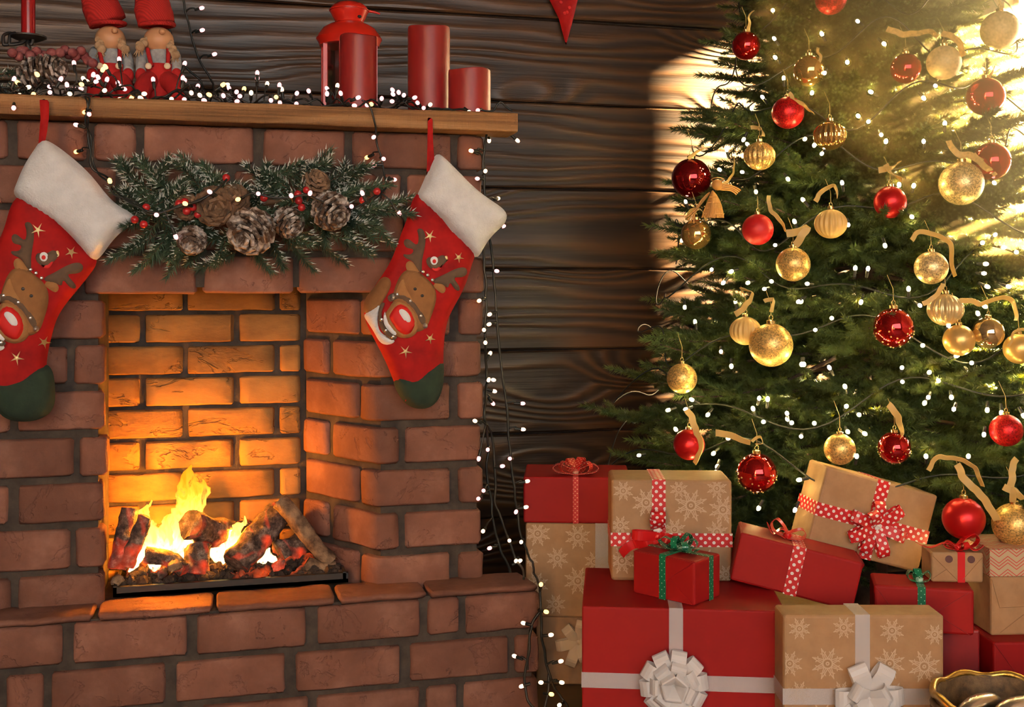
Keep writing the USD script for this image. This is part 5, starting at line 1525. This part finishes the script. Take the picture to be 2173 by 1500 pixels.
fol.CreateProtoIndicesAttr(Vt.IntArray.FromNumpy(np.array(idx, np.int32)))
print("twigs", len(pos), "branches", len(BRANCH))

# ------------------------------------------------------------------ baubles
def bauble_mat(name, color, kind):
    if kind == "glossy":
        return plain(name, color, 0.08, metallic=0.85, coat_weight=0.6)
    if kind == "satin":
        return plain(name, color, 0.33, metallic=0.55)
    if kind == "matte":
        return plain(name, color, 0.5, metallic=0.1)
    return mat(name, {  # glitter: facets of every tilt
        "g": ("texture_coordinate", {}), "v": ("voronoi_texture", {"scale": 420.0}), "bp": ("bump", {"strength": 0.9, "distance": 0.002}),
        "mr": ("map_range", {"to_min": 0.55, "to_max": 1.5}), "sep": ("separate_color", {}), "h": ("hsv", {"hue": 0.5, "saturation": 1.0, "fac": 1.0, "color": color}),
        "p": ("principled_bsdf", {"roughness": 0.38, "metallic": 0.55})},
        [("g.object", "v.vector"), ("v.color", "sep.color"), ("sep.r", "mr.value"), ("mr.result", "h.value"), ("h.color", "p.base_color"), ("sep.g", "bp.height"), ("bp.normal", "p.normal")])


RED, GOLD = (0.55, 0.012, 0.014), (0.78, 0.50, 0.16)
BM = {}
for nm, col in (("red", RED), ("gold", GOLD), ("darkred", (0.28, 0.006, 0.010)), ("palegold", (0.80, 0.60, 0.28))):
    for kd in ("glossy", "satin", "matte", "glitter"):
        BM[nm, kd] = bauble_mat(f"bauble_{nm}_{kd}", col, kd)
M["goldcap"] = plain("gold_cap", (0.85, 0.62, 0.25), 0.25, metallic=1.0)
M["organza"] = mat("gold_ribbon", {"p": ("principled_bsdf", {"base_color": (0.90, 0.68, 0.26), "roughness": 0.45, "metallic": 0.0}), "t": ("translucent_bsdf", {"color": (0.8, 0.6, 0.2)}), "x": ("mix_closure", {"fac": 0.45})},
                   [("p.BSDF", "x.closure1"), ("t.BSDF", "x.closure2")], surface="x.closure")


NB = 0


def bauble(px, py, rpx, color, kind, label, shape="round", push=None, ribbons=()):
    global NB
    NB += 1
    p = tree_point(px, py, 0.035 if push is None else push)
    s = np.dot(p - np.array([0, 0, EYE_Z]), np.array([ST, CT, 0]))
    r = rpx * s / F
    c = thing("bauble", label, "bauble", p)
    if shape == "ribbed":
        m = trimesh.creation.icosphere(subdivisions=4, radius=1.0)
        v = m.vertices
        az = np.arctan2(v[:, 1], v[:, 0])
        rad = np.hypot(v[:, 0], v[:, 1])
        k = 1 + 0.055 * np.cos(az * 18) * rad
        v = v * np.c_[k, k, np.ones(len(v))]
        v[:, 2] *= 0.94
        m.vertices = v * r + p
    else:
        m = trimesh.creation.icosphere(subdivisions=3, radius=r)
        m.apply_translation(p)
    bd = part(c, "ball", m, BM[color, kind], smooth=True)
    up = np.array([0, 0, 1.0])
    part(c, "cap", lathe([(0, 0.94 * r), (0.20 * r, 0.95 * r), (0.21 * r, 1.12 * r), (0.13 * r, 1.16 * r), (0, 1.17 * r)], p, 14), M["goldcap"], smooth=40)
    th = np.linspace(0, 2 * np.pi, 13)
    part(c, "hook", tube(np.c_[p[0] + 0.1 * r * np.cos(th), np.full(13, p[1]), p[2] + 1.26 * r + 0.12 * r * np.sin(th)], 0.0008, 5), M["goldcap"], smooth=True)
    part(c, "hanging_string", tube([p + up * r * 1.36, p + up * (r * 1.4 + 0.02) + (0.003, 0.006, 0), p + up * (r * 1.4 + 0.045) + (0, 0.02, 0)], 0.0006, 4), M["organza"])
    if shape == "beaded":
        q = ball((0, 0, 0), 1, 2).vertices
        q = q[(q[:, 2] < 0.15)]
        part(c, "bead_trim", join(*[ball(p + r * 1.01 * d, r * 0.055, 0) for d in q[::2]]), M["goldcap"], smooth=True, kind="stuff")
    for rb in ribbons:
        w, pts = rb[0] * 0.72, rb[1]
        P3 = [tree_point(qx, qy, 0.05) for qx, qy in pts]
        y0 = np.mean([q[1] for q in P3] + [p[1] - r])
        P3 = [ats(qx, qy, 0.35 * np.dot(q3 - np.array([0, 0, EYE_Z]), np.array([ST, CT, 0])) + 0.65 * (s - r * 0.7)) for (qx, qy), q3 in zip(pts, P3)]
        Cw = curve(P3, 26)
        Cw = Cw + (np.stack([meshkit.noise(Cw * 70 + 5 * k, NB + k) - 0.5 for k in range(3)], 1)) * 0.007
        part(c, "ribbon", ribbon(Cw, w, twist=(rb[2] if len(rb) > 2 else 0.7) * 1.6, n=34), M["organza"], smooth=40)


RB = 0.011
BAUBLES = [
    (1583, 97, 30, "red", "glossy", "shiny red bauble at the tree's upper left edge against the glare on the wall", "round", [(RB, [(1590, 64), (1588, 40), (1600, 20)])]),
    (1467, 378, 42, "darkred", "glossy", "big dark shiny red bauble hanging out at the tree's left edge, nearest the fireplace", "round", [(RB, [(1460, 336), (1478, 322), (1492, 316)]), (0.008, [(1520, 400), (1550, 378), (1558, 330)])]),
    (1922, 145, 32, "red", "glossy", "shiny red bauble beside the pale gold one near the top right", "round", [(0.016, [(1880, 60), (1925, 72), (1970, 66), (1990, 78)], 0.9)]),
    (2092, 205, 40, "red", "glossy", "large shiny red bauble close to the window edge, upper of two", "round", [(0.008, [(2100, 165), (2110, 140)])]),
    (2104, 342, 40, "red", "glossy", "shiny red bauble close to the window edge behind the biggest gold one", "round", [(RB, [(2065, 328), (2090, 346), (2110, 370)])]),
    (1896, 695, 42, "red", "glossy", "shiny red bauble trimmed with beads in the middle of the tree", "beaded", []),
    (1462, 943, 33, "red", "satin", "satin red bauble with a gold ribbon across it above the gift with a red bow", "round", [(0.017, [(1458, 868), (1472, 900), (1486, 940), (1482, 965), (1474, 985)], 0.8)]),
    (1606, 1003, 42, "red", "glossy", "shiny red bauble low on the tree between the snowflake gift and the tilted gift", "beaded", [(0.017, [(1520, 918), (1560, 928), (1595, 938)], 0.4), (0.008, [(1598, 937), (1614, 928), (1620, 940), (1604, 944)])]),
    (1898, 950, 34, "red", "glossy", "small shiny red bauble trimmed with beads just above the tilted brown gift", "beaded", [(0.016, [(1886, 858), (1900, 880), (1912, 905), (1908, 930)], 1.2)]),
    (1672, 239, 34, "red", "glitter", "frosted red bauble in the upper left of the tree", "round", [(RB, [(1672, 196), (1685, 210), (1710, 225), (1726, 245)], 1.5)]),
    (1763, -2, 33, "red", "glitter", "frosted red bauble cut by the top edge of the picture", "round", []),
    (1889, 429, 34, "red", "satin", "orange-red satin bauble under a gold bow in the upper middle", "round", [(0.016, [(1866, 360), (1885, 358), (1908, 340)], 1.0), (0.016, [(1880, 350), (1896, 372), (1916, 382)], -1.0)]),
    (1608, 487, 33, "red", "matte", "matte red bauble left of the middle with a gold ribbon beside it", "round", [(RB, [(1632, 415), (1636, 445), (1655, 470), (1668, 492)], 1.2)]),
    (2135, 913, 34, "red", "glitter", "frosted red bauble at the right edge above the chevron gift", "round", []),
    (2045, 1100, 44, "red", "satin", "large satin red bauble resting right of the tilted brown gift", "round", [(0.013, [(1968, 1000), (1998, 968), (2045, 978), (2086, 1030)], 0.7), (0.018, [(2030, 985), (2050, 1020), (2090, 1062), (2118, 1105)], 0.5)]),
    (1612, 331, 32, "gold", "glitter", "ribbed gold bauble in the upper left, below the frosted red one", "ribbed", [(RB, [(1592, 272), (1612, 270), (1622, 290)], 1.4), (0.008, [(1612, 275), (1610, 262)])]),
    (1761, 288, 33, "gold", "glossy", "bright ribbed gold bauble with a flat bottom in the upper middle", "ribbed", []),
    (1717, 150, 33, "gold", "glossy", "shiny mirror-like gold bauble near the top of the tree", "round", [(0.008, [(1736, 100), (1738, 120), (1738, 140)], 0.3)]),
    (2003, 133, 36, "palegold", "matte", "matte pale gold bauble near the top right beside a shiny red one", "round", [(0.016, [(2000, 70), (2030, 86), (2044, 120)], 0.8)]),
    (2040, 389, 46, "palegold", "glitter", "biggest gold bauble, pale and glittering in the sunlight at the right", "round", [(0.016, [(2014, 300), (2034, 326), (2060, 332), (2100, 362)], 0.8)]),
    (1683, 561, 36, "gold", "glitter", "glittering gold bauble right below the matte red one", "round", [(0.02, [(1668, 495), (1690, 492), (1714, 480), (1704, 500), (1686, 520)], 0.9)]),
    (1763, 475, 33, "gold", "matte", "ribbed gold bauble half hidden by needles in the middle", "ribbed", [(0.014, [(1730, 428), (1745, 405), (1770, 394), (1778, 420)], 0.8)]),
    (1976, 568, 35, "palegold", "glitter", "glittering gold bauble under a long looped ribbon at the right", "round", [(0.013, [(1934, 512), (1960, 492), (2000, 506), (2018, 520), (2020, 560), (2028, 584)], 0.5), (0.012, [(1998, 600), (1990, 625), (1960, 644)], 0.3)]),
    (2006, 657, 36, "palegold", "satin", "ribbed pale gold bauble, topmost of the gold cluster at the right", "ribbed", [(0.013, [(2035, 640), (2060, 636), (2085, 645), (2110, 632), (2140, 632), (2156, 680)], 0.5)]),
    (2035, 722, 33, "gold", "satin", "satin deep gold bauble, lowest of the gold cluster at the right", "round", []),
    (2097, 706, 33, "palegold", "glossy", "shiny gold bauble with a bright stripe in the gold cluster at the right", "round", []),
    (2162, 740, 32, "gold", "satin", "satin gold bauble cut off by the right edge of the picture", "round", [(0.008, [(2140, 735), (2146, 712), (2172, 700)], 0.3)]),
    (1582, 702, 32, "gold", "matte", "ribbed gold bauble tucked behind the big glittering one on the left", "ribbed", [(0.016, [(1560, 665), (1590, 640), (1596, 622), (1570, 614)], 0.8)]),
    (1636, 732, 46, "gold", "glitter", "big glittering gold bauble left of the middle", "round", [(RB, [(1622, 640), (1642, 636), (1636, 660)], 0.8)]),
    (1447, 803, 32, "gold", "glitter", "glittering gold bauble hanging alone at the lower left edge of the tree", "round", []),
    (1477, 497, 32, "gold", "glossy", "shiny gold bauble with dark reflections at the left edge under the wicker angel", "round", [(0.014, [(1458, 470), (1480, 442), (1500, 470)], 0.8)]),
    (1782, 953, 33, "gold", "glitter", "glittering gold bauble lying just behind the top of the tilted brown gift", "round", []),
    (2122, 64, 40, "palegold", "matte", "pale bauble dissolving in the glare beside the window", "round", [(0.008, [(2124, 20), (2120, 0)], 0.3)]),
    (2152, 1113, 45, "gold", "glitter", "large glittering gold bauble at the right edge above the chevron gift's lid", "round", [(0.016, [(2160, 970), (2146, 1000), (2146, 1030), (2152, 1066)], 0.9), (0.016, [(2132, 1030), (2150, 1040), (2172, 1060)], 0.6)]),
]
for px, py, r, col, kd, lab, shp, rbs in BAUBLES:
    bauble(px, py, r, col, kd, lab, shp, ribbons=rbs)

# straw angel at the left edge of the tree
M["straw"] = plain("golden_straw", (0.55, 0.27, 0.07), 0.5)
an_p = tree_point(1505, 430, 0.05)
an_s = float(np.dot(an_p - np.array([0, 0, EYE_Z]), np.array([ST, CT, 0])))
an = thing("straw_angel", "golden woven straw angel hanging at the tree's left edge", "ornament", an_p)
A3 = lambda px, py, d=0.0: ats(px, py, an_s + d)
part(an, "skirt", [tube(curve([A3(1512, 405), A3(1512 + k * 5.0, 430, -0.012 * math.cos(k)), A3(1508 + k * 8.5, 462, -0.02 * math.cos(k))], 10), 0.0016, 5) for k in np.linspace(-2.2, 3.2, 15)] +
     [tube([A3(1512 + k * 1.0 * w_, y_, -0.012) for k in np.linspace(-2.2, 3.2, 9)], 0.0012, 5) for y_, w_ in ((418, 3), (430, 5), (442, 6.4), (454, 7.6))], M["straw"], smooth=True)
part(an, "wing", [tube(curve([A3(1518, 402), A3(1540 + 3 * i, 392 + 4 * i, 0.01), A3(1572 - 3 * i, 404 + 3 * i, 0.01)], 10), 0.0016, 5) for i in range(4)], M["straw"], smooth=True)
part(an, "wing", [tube(curve([A3(1506, 408), A3(1480 - 2 * i, 440 + 5 * i, 0.0), A3(1454 + 6 * i, 462 + 4 * i, 0.0)], 10), 0.0016, 5) for i in range(4)], M["straw"], smooth=True)
part(an, "head", ball(A3(1522, 392), 0.011, 2), M["straw"], smooth=True)
part(an, "halo", tube([A3(1523 + 13 * math.cos(a), 381 + 4 * math.sin(a), 0.01 * math.sin(a)) for a in np.linspace(0, 2 * np.pi, 18)], 0.0012, 5), M["straw"], smooth=True)
# ================================================================== FAIRY LIGHTS
M["cord"] = plain("dark_green_cord", (0.010, 0.014, 0.013), 0.45)
M["bulb_pink"] = emissive("bulb_pink", (1.0, 0.40, 0.40), 2.6)
M["bulb_warm"] = emissive("bulb_warm", (1.0, 0.60, 0.36), 3.0)
M["bulb_amber"] = emissive("bulb_amber", (1.0, 0.34, 0.07), 9.0)
M["bulb_tree"] = emissive("bulb_tree", (1.0, 0.72, 0.26), 200.0)
M["bulb_tree_white"] = emissive("bulb_tree_white", (1.0, 0.74, 0.58), 8.0)


def bulb_mesh(p, d, r):
    m = trimesh.creation.icosphere(subdivisions=1, radius=r)
    m.apply_scale((0.85, 0.85, 1.25))
    m.apply_transform(trimesh.geometry.align_vectors((0, 0, 1), unit(d)))
    m.apply_translation(p)
    return m


def wavy(pts, n, amp, seed):
    C = curve(pts, n)
    return C + (np.stack([meshkit.noise(C * 40 + 11 * k, seed + k) - 0.5 for k in range(3)], 1)) * amp


def lights(name, label, cords, bulbs, mats, r=0.0046, cr=0.0018, seed=0, lead=True):
    """One string of lights: the cord (with its lamp sockets) and every bulb. bulbs: (point, material)."""
    allp = np.vstack(cords)
    t = thing(name, label, "string lights", allp[0])
    rs = np.random.default_rng(seed)
    ms = [tube(c, cr, 6) for c in cords]
    bl = []
    for p, m in bulbs:
        i = np.argmin(np.linalg.norm(allp - p, axis=1))
        q = allp[i]
        d = p - q
        L = np.linalg.norm(d)
        if L < 0.004:
            d = rs.normal(0, 1, 3); d[1] = -abs(d[1]); d = unit(d); L = 0.0
        d = unit(d)
        sock = p - d * 0.006
        ms.append(tube([p - d * 0.017, p - d * 0.004], [0.0028, 0.0032], 7))
        if lead and 0.02 < L < 0.09:
            ms.append(tube(curve([q, (q + p) / 2 + np.array([0, -0.002, 0.004]), p - d * 0.015], 8), cr * 0.75, 5))
        bl.append((bulb_mesh(p, d, r), m))
    part(t, "cord", ms, M["cord"], smooth=True)
    for b, m in bl:
        part(t, "bulb", b, M[m], smooth=True)
    return t


rs = np.random.default_rng(5)
# ---- along the mantel
MB = [(30, 168, 0), (37, 175, 2), (79, 158, 2), (60, 185, 1), (42, 202, 1), (71, 200, 2), (106, 184, 0), (106, 196, 0), (129, 168, 0), (142, 180, 0), (157, 189, 0), (171, 189, 0), (148, 199, 1), (177, 167, 1), (185, 173, 1), (173, 179, 2),
      (198, 159, 0), (208, 164, 0), (204, 173, 0), (227, 169, 0), (222, 192, 1), (250, 176, 0), (256, 183, 0), (264, 189, 0), (256, 211, 1), (253, 126, 0), (157, 134, 0), (29, 229, 0), (91, 218, 0), (218, 148, 2), (224, 142, 2), (306, 199, 1), (298, 208, 1),
      (325, 169, 0), (388, 166, 0), (392, 171, 0), (392, 135, 0), (364, 210, 1), (391, 211, 0), (420, 183, 0), (406, 197, 1), (424, 202, 1), (433, 213, 0), (444, 201, 2), (482, 180, 1), (486, 187, 0), (474, 203, 0), (502, 195, 0), (509, 204, 0), (503, 215, 0), (533, 197, 1), (473, 180, 2), (518, 189, 2), (279, 208, 2),
      (546, 155, 0), (546, 166, 0), (567, 178, 1), (593, 181, 0), (598, 190, 1), (630, 198, 0), (655, 193, 0), (575, 213, 0), (594, 218, 0), (586, 206, 2), (629, 220, 0), (694, 188, 0), (694, 199, 0), (716, 182, 1), (723, 198, 0), (760, 207, 0), (752, 224, 0), (779, 223, 0), (788, 221, 2), (810, 209, 0), (833, 191, 0), (834, 200, 0), (832, 215, 0), (846, 196, 0), (857, 202, 0), (880, 207, 0), (886, 218, 0), (899, 229, 0), (913, 222, 1), (996, 238, 1), (1014, 234, 0)]
KIND = ["bulb_pink", "bulb_warm", "bulb_amber"]


def mantel_pt(px, py):
    """A spot on or just above the mantel top seen at px, py; in front of the beam when lower than its edge."""
    for Y in np.arange(2.06, 2.16, 0.01):
        p = at(px, py, Y)
        if p[2] >= MZ + 0.004:
            return p if py > 190 else at(px, py, Y + 0.03 + 0.04 * ((px * 7 + py) % 10) / 10)
    return at(px, py, 2.04)


bul = [(mantel_pt(x, y), KIND[k]) for x, y, k in MB]
cords = []
for j in range(4):
    pts = [at(-40, 205, 2.1)]
    for i, px in enumerate(range(-10, 1050, 26)):
        Y = 2.075 + 0.055 * rs.random()
        z = MZ + 0.003 + (rs.random() ** 2) * (0.032 if px < 480 else 0.020 if px < 900 else 0.008)
        p = at(px + rs.uniform(-10, 10), 600, Y); p[2] = z
        pts.append(p)
    cords.append(wavy(pts, 170, 0.006, j))
cords.append(wavy([at(*q, 2.07) for q in ((1020, 232), (1045, 236), (1062, 216), (1078, 230), (1088, 236))], 24, 0.002, 9))
lights("mantel_string_lights", "tangled string of pinkish fairy lights lying along the whole mantel", cords, bul, KIND, seed=1)

# ---- strand from the mantel over the left half of the garland
c1 = wavy([at(*q, Y) for q, Y in (((176, 205), 2.06), ((186, 216), 2.036), ((187, 240), 2.036), ((186, 285), 2.06), ((194, 330), 2.06), ((205, 362), 2.055), ((228, 385), 2.03), ((270, 425), 2.0), ((330, 450), 1.985), ((390, 435), 1.98), ((446, 412), 1.975), ((480, 380), 1.99))], 70, 0.004, 3)
lights("garland_string_lights", "fairy light strand hanging from the mantel across the garland's left half", [c1, c1 + 0.004 * np.sin(np.arange(70) * 0.5)[:, None]],
       [(at(189, 242, 2.034), "bulb_pink"), (at(180, 238, 2.043), "bulb_amber"), (at(162, 265, 2.06), "bulb_pink"), (at(162, 322, 2.088), "bulb_amber"), (at(233, 384, 2.02), "bulb_amber"), (at(332, 456, 1.975), "bulb_pink"), (at(393, 432, 1.975), "bulb_amber"), (at(445, 407, 1.97), "bulb_pink"), (at(373, 502, 1.99), "bulb_pink")], None, seed=2)
c2 = wavy([at(*q, Y) for q, Y in (((770, 212), 2.06), ((784, 222), 2.036), ((793, 250), 2.036), ((800, 300), 2.06), ((811, 345), 2.06), ((818, 392), 2.05), ((790, 420), 2.0), ((745, 440), 1.985), ((690, 430), 1.98), ((650, 412), 1.975), ((600, 420), 1.975), ((540, 412), 1.975), ((505, 425), 1.985))], 80, 0.004, 4)
lights("garland_string_lights", "fairy light strand hanging from the mantel across the garland's right half", [c2],
       [(at(*q, Y), k) for q, Y, k in (((793, 291), 2.05, "bulb_pink"), ((814, 337), 2.05, "bulb_pink"), ((779, 334), 2.085, "bulb_amber"), ((794, 350), 2.06, "bulb_pink"), ((837, 381), 2.07, "bulb_pink"), ((769, 410), 1.99, "bulb_pink"), ((746, 438), 1.975, "bulb_pink"), ((848, 452), 2.02, "bulb_pink"), ((658, 410), 1.97, "bulb_pink"), ((618, 415), 1.97, "bulb_pink"), ((548, 411), 1.97, "bulb_pink"), ((505, 423), 1.975, "bulb_amber"))], None, seed=3)

# ---- strands hanging on the planks behind the gnomes
c3 = wavy([at(*q, 2.70) for q in ((345, -30), (352, 20), (366, 90), (392, 140), (428, 176))] + [at(440, 196, 2.45)], 40, 0.005, 5)
c4 = wavy([at(*q, 2.70) for q in ((378, -30), (392, 15), (405, 75), (424, 128), (446, 165))] + [at(462, 192, 2.45)], 40, 0.005, 6)
lights("wall_string_lights", "two dark light cords hanging on the planks right of the gnome dolls", [c3, c4],
       [(at(*q, 2.69), "bulb_pink") for q in ((428, 17), (429, 64), (455, 115), (350, 41))], None, r=0.0055, cr=0.0026, seed=4)

# ---- cords at the fireplace's right corner, down to the floor
def hang(pts, n, seed, dy=0.0):
    return wavy([at(px, py, (2.092 if px < 1032 else 2.14) + dy) if py < 1210 else at(px, py, 2.0 + dy) for px, py in pts], n, 0.005, seed)


c5 = hang([(1030, 236), (1044, 250), (1030, 300), (1026, 350), (1031, 420), (1041, 520), (1049, 600), (1056, 700), (1064, 780), (1077, 880), (1079, 930), (1086, 990), (1092, 1040), (1098, 1080), (1104, 1130), (1118, 1170), (1132, 1215)], 110, 7)
c5b = wavy([at(1132, 1215, 2.14), at(1146, 1245, 2.02), at(1147, 1300, 2.0), at(1150, 1360, 2.0), at(1160, 1410, 2.0), at(1172, 1450, 2.0), at(1190, 1480, 2.0), at(1205, 1500, 1.99), at(1190, 1530, 1.98)], 50, 0.005, 8)
c6 = hang([(1024, 330), (1029, 420), (1026, 520), (1031, 620), (1030, 720), (1033, 800), (1028, 880), (1036, 950), (1032, 1000), (1042, 1060), (1046, 1110), (1060, 1160), (1082, 1208)], 80, 9, 0.006)
c7 = hang([(1031, 900), (1045, 930), (1051, 1010), (1050, 1060), (1066, 1110), (1078, 1140), (1096, 1190), (1112, 1228)], 50, 10, 0.004)
c8 = wavy([at(1128, 1325, 2.005), at(1122, 1380, 2.0), at(1113, 1440, 2.0), at(1118, 1480, 1.99), at(1140, 1505, 1.98)], 30, 0.004, 11)
c9 = wavy([at(1150, 1290, 2.01), at(1128, 1330, 2.005), at(1120, 1420, 2.0)], 20, 0.004, 12)
c10 = wavy([at(1165, 1430, 2.0), at(1160, 1480, 1.99), at(1150, 1520, 1.98)], 16, 0.003, 13)
HB = [(1038, 298), (1098, 298), (1000, 320), (1013, 379), (1030, 363), (1057, 421), (1068, 480), (1054, 575), (1017, 638), (1039, 667), (1038, 688), (1027, 700), (1040, 750), (1030, 727), (1047, 806), (1049, 830), (1046, 856), (1037, 806), (1109, 856), (1110, 911), (1016, 973), (1035, 954), (1082, 973), (1066, 989), (1119, 1021), (1026, 1041), (1015, 1058), (1116, 1076), (1095, 1086), (1025, 1127), (1039, 1163), (1081, 1147), (1095, 1190), (1103, 1190), (1084, 1221), (1008, 893)]
hb = [(at(x, y, 2.08 if x < 1035 else 2.135), "bulb_warm" if (x + y) % 3 else "bulb_pink") for x, y in HB]
hb += [(at(1000, 320, 2.088), "bulb_amber"), (at(1017, 638, 2.088), "bulb_amber")]
LB = [(1148, 1240, 2.0), (1159, 1298, 1.99), (1111, 1322, 2.015), (1169, 1347, 1.99), (1092, 1392, 2.018), (1190, 1403, 1.99), (1148, 1448, 1.99), (1192, 1448, 1.985), (1107, 1456, 2.0), (1170, 1473, 1.985), (1187, 1496, 1.98), (1106, 1150, 2.13)]
hb += [(at(x, y, Y), "bulb_amber" if i in (0, 1, 9) else "bulb_warm") for i, (x, y, Y) in enumerate(LB)]
lights("corner_string_lights", "long fairy light cords hanging down the fireplace's right corner to the floor", [c5, c5b, c6, c7, c8, c9, c10], hb, None, cr=0.0024, r=0.0046, seed=5)

# ---- on the tree
TB = [(1820, 45), (1744, 72), (1640, 22), (1643, 82), (1645, 122), (1663, 166), (1618, 206), (1595, 230), (1723, 197), (1750, 155), (1798, 132), (1848, 195), (1744, 326), (1728, 308), (1708, 295), (1787, 388), (1821, 246), (1843, 258), (1870, 286), (1876, 93), (1960, 208), (1985, 182), (1939, 394), (1908, 392), (1800, 477), (1704, 424), (1686, 470), (1645, 520), (1672, 380), (1604, 407), (1575, 365), (1527, 360), (1578, 296), (1586, 306), (1542, 318), (1552, 576), (1510, 572), (1535, 600), (1587, 600), (1622, 613), (1637, 597), (1700, 640), (1713, 602), (1561, 640), (1453, 652), (1455, 428), (1447, 510), (1475, 683), (1530, 746), (1552, 777), (1701, 773), (1694, 640), (1765, 675), (1878, 521), (1842, 570), (1815, 569), (1928, 613), (1952, 648), (1827, 641), (1958, 733), (1914, 780), (1972, 790), (1991, 808), (2056, 790), (2062, 770), (2030, 755),
      (1915, 810), (1793, 820), (1796, 862), (1760, 780), (1706, 773), (1823, 880), (1970, 843), (1962, 855), (2019, 843), (2024, 868), (1835, 920), (1799, 916), (1818, 968), (1965, 968), (2055, 968), (1611, 845), (1629, 847), (1598, 867), (1670, 877), (1671, 889), (1680, 897), (1700, 926), (1620, 895), (1728, 898), (1730, 700), (1502, 880), (1418, 870), (1455, 868), (1468, 848), (1434, 911), (1356, 966), (1514, 962), (1522, 990), (1518, 1002), (1480, 1010), (1610, 1078), (1687, 1082), (1696, 1018), (1545, 930), (1580, 936), (2125, 876), (2172, 882), (2088, 922), (2095, 870), (1880, 300), (1960, 300), (2005, 262), (2032, 395), (2110, 388), (1935, 460), (2085, 515), (2112, 498), (2130, 525), (2157, 535), (2088, 580), (2092, 560), (2095, 608), (2140, 608), (2090, 650), (2075, 665), (2013, 690), (2105, 102), (2125, 92), (2100, 300), (2064, 230), (2040, 1180)]
tb = []
for i, (x, y) in enumerate(TB):
    p = tree_point(x, y, 0.012 if i % 3 else 0.03)
    tb.append((p, "bulb_tree" if i % 3 else "bulb_tree_white"))
tc = []
for z0 in np.arange(0.42, 2.0, 0.115):       # the cord winds round the tree
    th = np.linspace(0, 2 * np.pi, 160)
    z = z0 + 0.115 * th / (2 * np.pi) - 0.03 + 0.035 * np.sin(th * 5 + z0 * 20) + 0.02 * np.sin(th * 11 + z0 * 9)
    R = np.array([RAD(q) for q in z]) * 0.97 + 0.02 * np.sin(th * 7 + z0 * 13) - 0.005
    P = np.c_[AX + R * np.cos(th), AY + R * np.sin(th), z]
    P[:, 1] = np.minimum(P[:, 1], WY - 0.02); P[:, 0] = np.minimum(P[:, 0], RX - 0.02)
    tc.append(P)
lights("tree_string_lights", "warm white fairy lights wound round the whole fir tree", tc, tb, None, r=0.0044, cr=0.0016, seed=6, lead=False)
